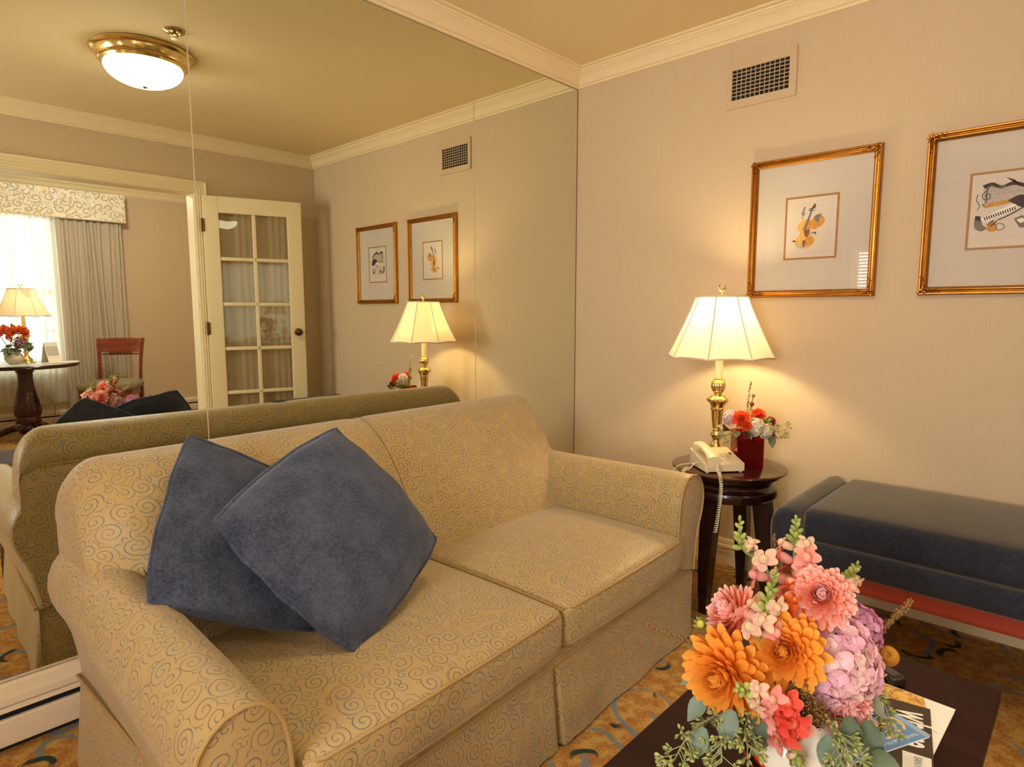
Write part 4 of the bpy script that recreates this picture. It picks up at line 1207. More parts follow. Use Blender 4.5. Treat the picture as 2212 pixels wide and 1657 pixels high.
def snap_bloom(s_, c0, c1, rnd):
    """two-lipped blossom, opening toward +Z"""
    mb = MB()
    rings = []
    for k, (r_, z) in enumerate(((.18, -.7), (.34, -.45), (.40, -.1), (.36, .2), (.30, .35))):
        rings.append([(r_ * s_ * cos(2 * pi * j / 8), r_ * s_ * .85 * sin(2 * pi * j / 8), z * s_) for j in range(8)])
    mb.loft(rings, True, True, False, lambda k, j: lerpc(c1, c0, k))
    for ph, L, th in ((.55, .62, .75), (-.55, .62, .75), (pi, .50, 1.75), (pi - 1.05, .48, 1.65), (pi + 1.05, .48, 1.65)):
        petal(mb, s_ * L * 1.15, s_ * .34, th + rnd.uniform(-.2, .2), ph, s_ * .24, s_ * .20, c0, lerpc(c0, c1, rnd.uniform(.2, .9)), .45, -.55 + rnd.uniform(0, .35), 5, 1.9)
    mb.ell((-.12 * s_, 0, .34 * s_), .30 * s_, .34 * s_, .24 * s_, 8, 5, lerpc(c0, c1, .55))
    mb.ell((-.16 * s_, 0, .50 * s_), .14 * s_, .20 * s_, .10 * s_, 7, 4, lerpc(c0, (1, .72, .30, 1), .45))
    return mb
GREEN, LGREEN, EUC, EUC2 = srgb(120, 138, 62), srgb(176, 178, 92), srgb(104, 122, 104), srgb(74, 92, 58)
def stem_curve(a, b, bend=0.0, side=V((0, 0, 1))):
    a, b = V(a), V(b); m_ = a.lerp(b, .5) + V(side) * bend
    return bez([a, m_, b], 6)
HUB = V((-1.800, -1.812, .545))
def flower(name, label, cat, group, head, face, bloom, bm, foot=None, r=.0028, stemcol=GREEN, part='bloom'):
    foot = V(foot) if foot is not None else HUB + V((random.uniform(-.02, .02), random.uniform(-.02, .02), random.uniform(-.03, 0)))
    t = thing(name, label, cat, foot, 0, group)
    h = V(head); f = V(face).normalized()
    build('stem', MB().tube(bez([foot, foot.lerp(h - f * .02, .6) + V((0, 0, .012)), h - f * .004], 5), r, 6, stemcol), M['leaf'], t, world=True)
    bloom.xf(aim(h, f, random.uniform(0, 1)))
    build(part, bloom, bm, t, world=True, angle=None)
    return t
rnd = random.Random(11)
BQ = 'flowers in the large bouquet'
CAMV = V((-.93, -.22, .42))
flower('dahlia', 'large orange dahlia hanging at the left edge of the bouquet', 'flower', BQ, (-1.905, -1.748, .650), (-.78, .02, .10), dahlia_mb(.064, *ORANGE, rnd, 11, 15, 1.65, .5, .19), M['petal'])
flower('dahlia.001', 'round orange dahlia in the middle of the bouquet', 'flower', BQ, (-1.862, -1.815, .690), (-.80, -.10, .42), dahlia_mb(.055, *ORANGE, rnd, 11, 15, 1.55, .7, .21), M['petal'])
flower('dahlia.002', 'pink and orange dahlia at the top of the bouquet', 'flower', BQ, (-1.798, -1.838, .757), (-.80, -.22, .55), dahlia_mb(.046, *PINKD, rnd, 12, 18, 1.75, 1.1, .18, (srgb(240, 130, 120), srgb(255, 238, 240)), 1.7), M['petal'])
flower('dahlia.003', 'pink tipped dahlia at the upper left of the bouquet', 'flower', BQ, (-1.850, -1.735, .712), (-.55, .50, .55), dahlia_mb(.048, *PINKD, rnd, 12, 18, 1.7, 1.1, .17, (srgb(240, 130, 120), srgb(255, 238, 240)), 1.5), M['petal'])
flower('dahlia.004', 'pink tipped dahlia low on the magazine side of the bouquet', 'flower', BQ, (-1.800, -1.872, .610), (-.55, -.75, .05), dahlia_mb(.044, *PINKD, rnd, 12, 17, 1.7, 1.1, .18, (srgb(240, 130, 120), srgb(255, 238, 240)), 1.5), M['petal'])
PK = [srgb(244, 178, 210), srgb(248, 196, 216), srgb(238, 164, 202), srgb(246, 186, 202), srgb(250, 210, 206)]
flower('hydrangea', 'big pale pink hydrangea head in the bouquet', 'flower', BQ, (-1.784, -1.848, .660), (-.72, -.45, .45), hydrangea_mb(.066, PK, rnd, 250, .85), M['petal'], r=.004)
PU = [srgb(224, 126, 200), srgb(236, 150, 210), srgb(210, 112, 192)]
flower('hydrangea.001', 'small deep mauve hydrangea behind the pale pink one', 'flower', BQ, (-1.672, -1.850, .664), (-.5, -.5, .7), hydrangea_mb(.042, PU, rnd, 110, .85), M['petal'], r=.003)

SP = (srgb(240, 150, 140), srgb(244, 190, 178)); SPALE = (srgb(240, 196, 176), srgb(228, 214, 160)); SRED = (srgb(232, 62, 48), srgb(244, 120, 96)); SOR = (srgb(240, 104, 30), srgb(246, 136, 70))
def snapdragon(name, label, path, spec, seed, sz=.020, foot=None):
    """spec: list of (fraction along path from tip, kind, azimuth, size)"""
    rn = random.Random(seed)
    P = bez(path, 8)                       # tip first
    foot = V(foot) if foot is not None else HUB + V((rn.uniform(-.02, .02), rn.uniform(-.02, .02), -.01))
    t = thing(name, label, 'flower', foot, 0, BQ)
    full = P + [P[-1].lerp(foot, .5), foot]
    n = len(full)
    build('stem', MB().tube(full, [.0016 + .0016 * i / n for i in range(n)], 6, GREEN), M['leaf'], t, world=True)
    bu = MB()
    L = len(P) - 1
    def at(f):
        i = min(L - 1, int(f * L)); return P[i].lerp(P[i + 1], f * L - i), (P[i] - P[i + 1]).normalized()
    f = 0.0; k = 0
    nb = spec['buds']
    for i in range(nb):
        f = spec['bud_to'] * (i / nb) ** .85; p, up = at(f); a = i * 2.4; sd = up.orthogonal().normalized(); sd.rotate(Quaternion(up, a))
        s_ = sz * (.22 + .30 * i / nb); d = (sd + up * (1.2 - .7 * i / nb)).normalized()
        Mx = aim(p + d * s_ * .9, d)
        o = MB().ell((0, 0, 0), s_ * .55, s_ * .55, s_ * .95, 8, 5, lerpc(GREEN, LGREEN, rn.uniform(.2, 1)))
        bu.merge(o, Mx)
        # small bract
        o = MB(); petal(o, s_ * 1.5, s_ * .35, .2, 0, 0, 0, GREEN, LGREEN, .2, .1, 2, .4); bu.merge(o, aim(p, d))
    build('bud', bu, M['leaf'], t, world=True, angle=None)
    for i, (ff, az, s_, cs) in enumerate(spec['blooms']):
        p, up = at(ff); sd = V(CAMV).normalized(); sd = (sd - up * sd.dot(up)).normalized(); sd.rotate(Quaternion(up, az)); d = (sd + up * .35).normalized()
        build('blossom', snap_bloom(sz * s_, cs[0], cs[1], rn).xf(aim(p + d * sz * s_ * .75, d, rn.uniform(-.5, .5))), M['petal'], t, world=True, angle=None)
    return t
snapdragon('snapdragon', 'tallest pink snapdragon spike rising from the bouquet', [(-1.744, -1.780, .848), (-1.752, -1.782, .815), (-1.765, -1.786, .775), (-1.790, -1.792, .715)],
           dict(buds=14, bud_to=.42, blooms=[(.40, 1.2, .95, SPALE), (.44, -1.1, 1.0, SPALE), (.58, .9, 1.25, SP), (.60, -1.2, 1.2, SP), (.72, 0.9, 1.3, SP), (.78, -1.2, 1.3, SP), (.86, 0.6, 1.3, SOR), (.92, -.8, 1.35, SP), (1.0, .3, 1.3, SOR)]), 1)
snapdragon('snapdragon.001', 'green tipped snapdragon arching out at the upper left of the bouquet', [(-1.785, -1.708, .842), (-1.796, -1.712, .818), (-1.796, -1.722, .795), (-1.783, -1.751, .772), (-1.800, -1.785, .70)],
           dict(buds=14, bud_to=.55, blooms=[(.52, 1.4, .9, SPALE), (.72, .3, 1.2, SPALE), (.80, -1.0, 1.2, SP), (.9, .9, 1.3, SP), (.98, -.4, 1.35, SOR)]), 2)
snapdragon('snapdragon.002', 'short snapdragon with pale green buds before the top pink dahlia', [(-1.852, -1.791, .800), (-1.862, -1.789, .775), (-1.875, -1.785, .748), (-1.893, -1.788, .715)],
           dict(buds=16, bud_to=.75, blooms=[(.62, 1.1, .95, SPALE), (.70, -1.1, .95, SPALE), (.85, .2, 1.0, SPALE), (.98, -.5, 1.15, SPALE), (.95, 1.3, 1.1, SP), (.8, -1.7, 1.2, SP)]), 3)
snapdragon('snapdragon.003', 'small snapdragon tip pointing toward the bench beside the pink dahlia', [(-1.662, -1.850, .770), (-1.675, -1.845, .755), (-1.690, -1.838, .742), (-1.735, -1.83, .715)],
           dict(buds=11, bud_to=.6, blooms=[(.5, 1.3, .7, SPALE), (.75, .6, .9, SPALE), (.95, -.6, 1.0, SP)]), 4)
snapdragon('snapdragon.004', 'red snapdragon low on the front of the bouquet', [(-1.965, -1.790, .672), (-1.948, -1.798, .665), (-1.925, -1.812, .650), (-1.905, -1.828, .630), (-1.895, -1.832, .605)],
           dict(buds=9, bud_to=.28, blooms=[(.30, .6, .8, SPALE), (.38, -1.0, .85, SPALE), (.50, .4, 1.0, SP), (.58, -.9, 1.1, SP), (.68, .8, 1.1, SRED), (.74, -.5, 1.2, SRED), (.84, .5, 1.2, SRED), (.9, -1.1, 1.2, SRED), (.97, .9, 1.2, SP), (1.0, -.2, 1.25, SRED)]), 5)
snapdragon('snapdragon.005', 'snapdragon drooping over the vase with its pale tip down', [(-1.902, -1.853, .548), (-1.902, -1.850, .570), (-1.900, -1.846, .592), (-1.902, -1.832, .618), (-1.885, -1.825, .640)],
           dict(buds=10, bud_to=.35, blooms=[(.30, 1.2, .6, SPALE), (.62, 1.5, 1.15, SP), (.66, -1.0, .9, SRED), (.72, .9, 1.2, SP), (.88, -.3, 1.0, SRED)]), 6)
snapdragon('snapdragon.006', 'open orange snapdragon blossoms between the top dahlias', [(-1.775, -1.812, .775), (-1.790, -1.812, .755), (-1.808, -1.812, .735), (-1.822, -1.810, .710)],
           dict(buds=3, bud_to=.1, blooms=[(.15, .2, 1.0, SP), (.35, 1.2, 1.25, SP), (.45, -.9, 1.3, SOR), (.6, .8, 1.3, SP), (.7, -.6, 1.3, SOR), (.85, .9, 1.3, SOR), (.95, -.5, 1.3, SOR), (.9, -1.5, 1.2, SP)]), 7)

def euc_leaf(mb, p, d, up, s_, c):
    d = V(d).normalized(); up = V(up); l = d.cross(up).normalized(); n_ = l.cross(d)
    rows = []
    for i in range(8):
        f = i / 7; w = s_ * .37 * sin(pi * min(1, .06 + .94 * f) ** .85) if i < 7 else .001
        q = V(p) + d * (s_ * 1.35 * f) - n_ * (s_ * .25 * f * f)
        rows.append([q - l * w + n_ * w * .15, q - l * w * .5, q, q + l * w * .5, q + l * w + n_ * w * .15])
    mb.loft(rows, False, False, False, lambda k, j: lerpc(c, lerpc(c, (.35, .42, .38, 1), .5), k))
def euc(name, label, pts, leaves, seed, group=BQ, foot=None, c=EUC):
    rn = random.Random(seed)
    foot = V(foot) if foot is not None else HUB + V((rn.uniform(-.02, .02), rn.uniform(-.02, .02), -.015))
    t = thing(name, label, 'eucalyptus sprig', foot, 0, group)
    build('stem', MB().tube(bez([foot] + pts, 5), .0015, 6, srgb(120, 110, 70)), M['leaf'], t, world=True)
    for (p, d, up, s_, cc) in leaves:
        mb = MB(); euc_leaf(mb, p, d, up, s_, cc); build('leaf', mb, M['leaf'], t, world=True, angle=None)
    return t
euc('eucalyptus', 'sprig of round grey green leaves at the left of the vase', [(-1.885, -1.772, .60), (-1.945, -1.745, .600)],
    [((-1.930, -1.728, .618), (-.5, .35, -.75), (-1, 0, .3), .034, EUC), ((-1.945, -1.776, .625), (-.4, .1, -.85), (-1, -.2, .2), .038, EUC), ((-1.975, -1.750, .602), (-.4, .15, -.8), (-1, -.2, .2), .036, EUC), ((-1.900, -1.712, .632), (-.4, .6, -.4), (-1, 0, .5), .030, EUC2)], 1)
euc('eucalyptus.001', 'dark green leaf sprig tucked under the red snapdragon', [(-1.88, -1.82, .58), (-1.915, -1.815, .590)], [((-1.905, -1.806, .612), (-.3, .1, -.8), (-1, -.2, .2), .044, EUC2), ((-1.905, -1.795, .60), (-.2, .6, -.5), (-1, -.2, .3), .034, EUC2)], 2)
euc('eucalyptus.002', 'sprig of large green leaves hanging toward the blue magazine', [(-1.835, -1.868, .60), (-1.835, -1.905, .612)],
    [((-1.840, -1.894, .618), (-.25, -.2, -.85), (-1, -.3, .2), .042, EUC2), ((-1.820, -1.912, .612), (-.25, -.25, -.85), (-1, -.3, .2), .044, EUC2), ((-1.872, -1.878, .600), (-.3, -.1, -.85), (-1, -.3, .2), .038, EUC), ((-1.835, -1.928, .585), (-.45, -.5, -.35), (-.8, -.2, .6), .044, EUC2), ((-1.760, -1.890, .628), (-.2, -.5, -.5), (-1, -.3, .4), .036, srgb(132, 118, 60))], 3)
def seeded(name, label, pts, seed, n=16, group=BQ, foot=None, s_=1.0, c=None):
    rn = random.Random(seed); foot = V(foot) if foot is not None else HUB + V((rn.uniform(-.02, .02), rn.uniform(-.02, .02), -.015))
    t = thing(name, label, 'seeded eucalyptus', foot, 0, group)
    P = bez([foot] + pts, 6); st = MB().tube(P, .0012, 5, srgb(150, 150, 108)); sd = MB()
    L = len(P) - 1
    for i in range(n):
        f = .42 + .58 * (i + 1) / n; k = min(L - 1, int(f * L)); p = P[k].lerp(P[k + 1], f * L - k)
        up = (P[k + 1] - P[k]).normalized(); o_ = up.orthogonal().normalized(); o_.rotate(Quaternion(up, rn.uniform(0, 6.28)))
        d = (o_ + up * .5 + V((0, 0, -.4))).normalized(); q = p + d * rn.uniform(.010, .020) * s_
        st.tube([p, q], .0007, 4, srgb(170, 176, 120), cap=False)
        for j in range(7):
            e = (d + V((rn.uniform(-.8, .8), rn.uniform(-.8, .8), rn.uniform(-.8, .8)))).normalized(); a = q + e * .009 * s_
            st.tube([q, a], .0005, 4, srgb(170, 176, 120), cap=False)
            cc = c or lerpc(srgb(124, 138, 78), srgb(186, 182, 110), rn.random())
            o = MB().lathe([(.0004, -.003), (.0016, -.001), (.0021, .002), (.0010, .004), (.0003, .0052)], 6, cc); o.v = [p_ * s_ for p_ in o.v]
            sd.merge(o, aim(a, e))
    build('stem', st, M['leaf'], t, world=True, angle=None); build('seeds', sd, M['leaf'], t, world=True, angle=None)
    return t
seeded('seeded_eucalyptus', 'seeded eucalyptus trailing furthest left over the table edge', [(-1.905, -1.765, .600), (-1.975, -1.735, .592), (-2.018, -1.728, .565)], 1, 20)
seeded('seeded_eucalyptus.001', 'seeded eucalyptus hanging below the large orange dahlia', [(-1.905, -1.775, .606), (-1.955, -1.768, .592), (-1.984, -1.780, .572)], 2, 18)
seeded('seeded_eucalyptus.002', 'seeded eucalyptus between orange dahlia and vase rim', [(-1.895, -1.79, .604), (-1.930, -1.788, .598), (-1.950, -1.80, .585)], 3, 14)
seeded('seeded_eucalyptus.003', 'seeded eucalyptus drooping below the low pink dahlia', [(-1.840, -1.862, .612), (-1.872, -1.886, .596), (-1.895, -1.905, .578)], 4, 16)
seeded('seeded_eucalyptus.004', 'seeded eucalyptus reaching out over the white lettered magazine', [(-1.790, -1.870, .605), (-1.745, -1.905, .615), (-1.765, -1.930, .585)], 5, 14)
seeded('seeded_eucalyptus.005', 'seeded eucalyptus falling toward the blue magazine', [(-1.85, -1.875, .60), (-1.868, -1.900, .592), (-1.872, -1.915, .570)], 6, 12)

def fuzzy(name, label, pts, seed, n=120, cols=(srgb(122, 84, 40), srgb(166, 120, 58)), group=BQ, foot=None, spread=.007, start=.35, s_=.0012, cat='filler sprig'):
    rn = random.Random(seed); foot = V(foot) if foot is not None else HUB + V((rn.uniform(-.02, .02), rn.uniform(-.02, .02), -.01))
    t = thing(name, label, cat, foot, 0, group); P = bez([foot] + pts, 7); L = len(P) - 1
    build('stem', MB().tube(P, .0011, 5, srgb(140, 100, 54)), M['leaf'], t, world=True)
    fl = MB()
    for i in range(n):
        f = start + (1 - start) * rn.random(); k = min(L - 1, int(f * L)); p = P[k].lerp(P[k + 1], f * L - k)
        e = V((rn.gauss(0, 1), rn.gauss(0, 1), rn.gauss(0, 1))).normalized(); q = p + e * rn.uniform(.2, 1) * spread * (1.15 - .6 * (f - start) / (1 - start))
        r_ = s_ * rn.uniform(.6, 1.5)
        fl.ell(q, r_, r_, r_ * 1.2, 5, 3, lerpc(cols[0], cols[1], rn.random()))
    build('florets', fl, M['leaf'], t, world=True, angle=None)
    return t
fuzzy('goldenrod', 'dried gold sprig pointing toward the bench', [(-1.72, -1.86, .63), (-1.655, -1.874, .648), (-1.605, -1.890, .668), (-1.553, -1.906, .688)], 1, 420, spread=.010)
fuzzy('goldenrod.001', 'thin dried sprig pointing toward the sofa', [(-1.85, -1.735, .650), (-1.881, -1.685, .664), (-1.892, -1.645, .668), (-1.900, -1.612, .674)], 2, 220, spread=.006, start=.45)
fuzzy('goldenrod.002', 'rust brown sprig behind the tallest snapdragon', [(-1.79, -1.785, .70), (-1.772, -1.765, .765), (-1.750, -1.749, .818)], 3, 130, (srgb(104, 50, 24), srgb(150, 84, 40)), spread=.006, start=.55)
fuzzy('goldenrod.003', 'rust brown sprig low behind the arching snapdragon', [(-1.80, -1.765, .69), (-1.800, -1.745, .735), (-1.777, -1.731, .760)], 4, 110, (srgb(104, 50, 24), srgb(150, 84, 40)), spread=.007, start=.6)
fuzzy('goldenrod.004', 'brown flat seed cluster under the round orange dahlia', [(-1.86, -1.83, .62), (-1.885, -1.842, .650)], 5, 520, (srgb(92, 66, 28), srgb(140, 100, 48)), spread=.024, start=.88, s_=.0014)
fuzzy('goldenrod.005', 'brown seed cluster beside the low pink dahlia', [(-1.845, -1.845, .60), (-1.866, -1.856, .622)], 6, 520, (srgb(110, 70, 32), srgb(150, 100, 50)), spread=.026, start=.86, s_=.0013)
# gold apple on a stick, green bud
ft = HUB + V((.02, -.02, -.01))
t = thing('small_apple', 'small golden apple on a stick beside the pink hydrangea', 'fruit', ft, 0, BQ)
build('stick', MB().tube([ft, (-1.66, -1.892, .615)], .0016, 6, srgb(120, 96, 50)), M['leaf'], t, world=True)
build('apple', MB().lathe([(.0005, -.011), (.004, -.0135), (.010, -.0125), (.0145, -.006), (.0155, 0), (.0145, .007), (.010, .0125), (.005, .0125), (.001, .0085)], 20, srgb(214, 152, 42)).xf(aim((-1.641, -1.897, .624), (-.7, -.1, .55))), M['petal'], t, world=True)
mb = MB()
for i in range(9): petal(mb, .013, .003, .9 + .1 * (i % 2), i * .7, .002, 0, GREEN, LGREEN, .3, .3, 3, .4)
mb.ell((0, 0, .006), .0065, .0065, .006, 8, 5, srgb(204, 196, 70))
flower('dahlia_bud', 'green dahlia bud with yellow centre near the sofa', 'flower', BQ, (-1.885, -1.699, .698), (-.8, .2, .5), mb, M['leaf'], part='bud')

# the big vase
def bouq_vase(name, label, loc, s_, mat, group=None, spots=True):
    t = thing(name, label, 'vase', loc, 0, group)
    prof = [(0, .002), (.034, 0), (.040, .003), (.060, .020), (.076, .045), (.082, .068), (.078, .090), (.066, .108), (.056, .116), (.054, .122), (.057, .126), (.053, .124), (.051, .114), (.060, .104), (.070, .088), (.074, .068), (.066, .040), (.040, .012), (0, .010)]
    build('bowl', MB().lathe([(r_ * s_, z * s_) for r_, z in prof], 48), mat, t, angle=60)
    return t
def vase_paint(name, spot):
    t = NT(name); p = t.obj(); sp_ = t.n('ShaderNodeSeparateXYZ'); t.l(p, sp_.inputs[0])
    w_ = t.noise(p, 11.0, 1.0); a = t.m('ARCTAN2', sp_.outputs[1], sp_.outputs[0])
    ph = t.m('ADD', t.m('ADD', a, t.m('MULTIPLY', sp_.outputs[2], 14.0)), t.m('MULTIPLY', w_, 1.2))
    s_ = t.m('SINE', t.m('MULTIPLY', ph, 2.0))
    c = srgb(238, 226, 208)
    if spot:
        c = t.mix(t.smooth(s_, .80, .84), c, srgb(206, 96, 40)); c = t.mix(t.smooth(s_, .90, .93), c, srgb(180, 34, 26)); c = t.mix(t.smooth(s_, .97, .98), c, srgb(30, 20, 18))
    else:
        vo = t.n('ShaderNodeTexVoronoi'); t.l(p, vo.inputs['Vector']); vo.inputs['Scale'].default_value = 16
        c = t.mix(t.m('MULTIPLY', t.m('SUBTRACT', 1.0, t.smooth(vo.outputs['Distance'], .18, .26)), t.smooth(w_, .5, .55)), c, srgb(226, 146, 60))
    return t.done(t.pbsdf(c, .15, 0, .5))
bouq_vase('flower_vase', 'white globe vase with red and orange swirls holding the big bouquet', (HUB.x, HUB.y, cz), 1.0, vase_paint('swirl_glaze', True))

# ------------------------------------------------------------------ small arrangement on the end table
t = thing('glass_vase', 'square ruby red glass vase on the end table', 'vase', (-.299, -1.100, TZ), R(-51.5))
red_glass = NT('ruby_glass')
n_ = red_glass.noise(red_glass.obj(), 20.0, 1.0)
bs = red_glass.pbsdf(red_glass.mix(n_, srgb(190, 10, 18), srgb(225, 22, 32)), .03, 0, .6); bs.inputs['Transmission Weight'].default_value = .88; bs.inputs['IOR'].default_value = 1.3
RG = red_glass.done(bs)
h_ = .051; mb = MB()
mb.box(-h_, h_, -h_, -h_ + .007, 0, .138, bev=.002); mb.box(-h_, h_, h_ - .007, h_, 0, .138, bev=.002); mb.box(-h_, -h_ + .007, -h_ + .007, h_ - .007, 0, .138); mb.box(h_ - .007, h_, -h_ + .007, h_ - .007, 0, .138)
mb.box(-h_ + .007, h_ - .007, -h_ + .007, h_ - .007, 0, .012)
build('glass', mb, RG, t)
build('water', MB().box(-h_ + .008, h_ - .008, -h_ + .008, h_ - .008, .013, .105), flat('dark_red_water', 52, 8, 10, .1), t, smooth=False)
VH = V((-.30, -1.10, .665))
SG = 'flowers in the red vase'
def sf(name, label, p, face, bloom, mat=None, cat='flower', part='bloom'):
    return flower(name, label, cat, SG, p, face, bloom, mat or M['petal'], VH + V((rnd.uniform(-.02, .02), rnd.uniform(-.02, .02), -.02)), .002, part=part)
OR2 = (srgb(226, 60, 14), srgb(246, 104, 40)); RD = (srgb(150, 12, 24), srgb(190, 34, 44))
sf('dahlia.005', 'bright orange dahlia nearest the lamp in the red vase', (-.390, -1.110, .757), (-.75, -.25, .5), dahlia_mb(.034, *OR2, rnd, 8, 15, 1.6, .7, .2))
sf('dahlia.006', 'orange dahlia behind the white hydrangea in the red vase', (-.292, -1.137, .764), (-.5, -.2, .8), dahlia_mb(.030, *OR2, rnd, 8, 14, 1.6, .7, .2))
sf('dahlia.007', 'dark red dahlia on the bench side of the red vase', (-.245, -1.168, .736), (-.1, -.7, .6), dahlia_mb(.024, *RD, rnd, 7, 12, 1.6, .5, .2))
sf('dahlia.008', 'dark red dahlia tucked under the rim of the red vase', (-.275, -1.185, .688), (-.3, -.8, -.2), dahlia_mb(.018, *RD, rnd, 6, 11, 1.6, .5, .2))
WH = [srgb(238, 226, 196), srgb(228, 210, 172), srgb(244, 236, 214), srgb(216, 196, 160)]
sf('hydrangea.002', 'cream hydrangea spilling over the front of the red vase', (-.350, -1.150, .726), (-.7, -.5, .4), hydrangea_mb(.034, WH, rnd, 170, .85))
sf('hydrangea.003', 'cream hydrangea at the bench side edge of the red vase', (-.318, -1.178, .708), (-.6, -.7, .15), hydrangea_mb(.027, WH, rnd, 140, .85))
LP = [srgb(232, 200, 206), srgb(244, 226, 214), srgb(214, 172, 196)]
sf('hydrangea.004', 'pale pink hydrangea beside the lamp column in the red vase', (-.375, -1.063, .757), (-.6, .4, .6), hydrangea_mb(.030, LP, rnd, 140, .9))
def calla(s_, c0, c1):
    mb = MB(); rings = []
    for i in range(8):
        f = i / 7; r_ = s_ * (.08 + .42 * f ** 1.8)
        rings.append([(r_ * cos(a) * (1 + .25 * f * cos(a)), r_ * sin(a), s_ * (-1.0 + 1.4 * f + .35 * f * cos(a))) for a in [2 * pi * j / 14 for j in range(14)]])
    mb.loft(rings, True, False, False, lambda k, j: lerpc(c0, c1, k)); mb.ell((0, 0, 0), .08 * s_, .08 * s_, .35 * s_, 6, 5, srgb(190, 150, 60))
    return mb
sf('calla_lily', 'dark plum calla lily nearest the phone in the red vase', (-.440, -1.072, .722), (-.8, .35, .3), calla(.030, srgb(120, 60, 40), srgb(92, 24, 34)))
sf('calla_lily.001', 'dark plum calla lily drooping on the front of the red vase', (-.408, -1.132, .704), (-.8, -.5, -.3), calla(.034, srgb(110, 30, 30), srgb(84, 16, 24)))
mb = MB()
for i in range(16):
    a, z = i * 2.4, rnd.uniform(-1, 1); r_ = sqrt(1 - z * z) * .014
    mb.ell((r_ * cos(a), r_ * sin(a), z * .018), .0055, .0055, .007, 7, 5, lerpc(srgb(96, 112, 44), srgb(160, 164, 80), rnd.random()))
sf('seed_pod', 'cluster of green pods beside the dark red dahlia', (-.290, -1.175, .740), (-.5, -.4, .7), mb, M['leaf'], 'seed pods', 'pods')
sf('dahlia.009', 'orange dahlia low at the front between plum calla and cream hydrangea', (-.392, -1.132, .735), (-.8, -.4, .2), dahlia_mb(.022, *OR2, rnd, 7, 12, 1.6, .7, .2))
euc('green_leaf.002', 'dark green leaves around the rim of the red vase', [(-.36, -1.14, .71)], [((-.375, -1.135, .712), (-.6, -.5, -.4), (-.6, -.3, .8), .032, srgb(70, 78, 40)), ((-.330, -1.168, .708), (-.3, -.7, -.5), (-.8, -.5, .5), .030, srgb(84, 92, 46)), ((-.395, -1.105, .712), (-.8, -.1, -.5), (-.6, -.3, .8), .028, srgb(96, 100, 54))], 24, SG, VH)
mb = MB()
for i in range(6): petal(mb, .014, .006, .7, i * 1.05, 0, 0, srgb(226, 170, 60), srgb(236, 200, 100), .4, .4, 3)
mb.ell((0, 0, .004), .006, .006, .006, 7, 4, srgb(210, 150, 50))
sf('yellow_bud', 'small yellow bud between the two orange dahlias', (-.335, -1.128, .768), (-.7, -.2, .7), mb)
fuzzy('sage_spike', 'tall thin spike standing up from the red vase', [(-.305, -1.095, .73), (-.297, -1.095, .80), (-.279, -1.096, .892)], 12, 90, (srgb(128, 90, 40), srgb(176, 150, 70)), SG, VH, .007, .25, .0022)
for nm, lab, p, c_, r_ in (('billy_button', 'small brown ball on a stem in the red vase', (-.283, -1.106, .805), srgb(116, 58, 26), .0085), ('billy_button.001', 'small green bud on the tallest thin stem in the red vase', (-.277, -1.108, .838), srgb(150, 130, 50), .0065)):
    mb = MB().ell((0, 0, 0), r_, r_, r_, 12, 8, c_)
    for i in range(30):
        z = rnd.uniform(-1, 1); a = rnd.uniform(0, 6.28); q = V((sqrt(1 - z * z) * cos(a), sqrt(1 - z * z) * sin(a), z))
        mb.ell(q * r_, r_ * .22, r_ * .22, r_ * .22, 5, 3, lerpc(c_, (.5, .35, .1, 1), .3 * rnd.random()))
    sf(nm, lab, p, (0, 0, 1), mb, M['leaf'], 'seed head', 'ball')
seeded('lacy_sprig', 'lacy green sprig pointing to the bench from the red vase', [(-.290, -1.170, .690), (-.262, -1.200, .703), (-.237, -1.232, .712)], 20, 10, SG, VH, 1.2, srgb(170, 160, 96))
seeded('lacy_sprig.001', 'lacy green sprig over the phone corner of the red vase', [(-.40, -1.085, .705), (-.430, -1.085, .700), (-.452, -1.070, .690)], 21, 9, SG, VH, 1.0, srgb(150, 150, 80))
euc('green_leaf', 'heart shaped green leaf hanging at the bench side of the red vase', [(-.300, -1.18, .70), (-.300, -1.200, .695)], [((-.300, -1.196, .692), (-.05, -.12, -.9), (-1, -.4, .1), .038, srgb(92, 100, 50))], 22, SG, VH)
euc('green_leaf.001', 'pale leaf beside the plum calla lily', [(-.40, -1.07, .71), (-.425, -1.055, .725)], [((-.420, -1.058, .726), (-.5, .6, .1), (-.6, -.4, .6), .024, srgb(150, 150, 84)), ((-.430, -1.06, .715), (-.5, .4, -.5), (-.8, -.2, .5), .024, srgb(120, 120, 64))], 23, SG, VH)

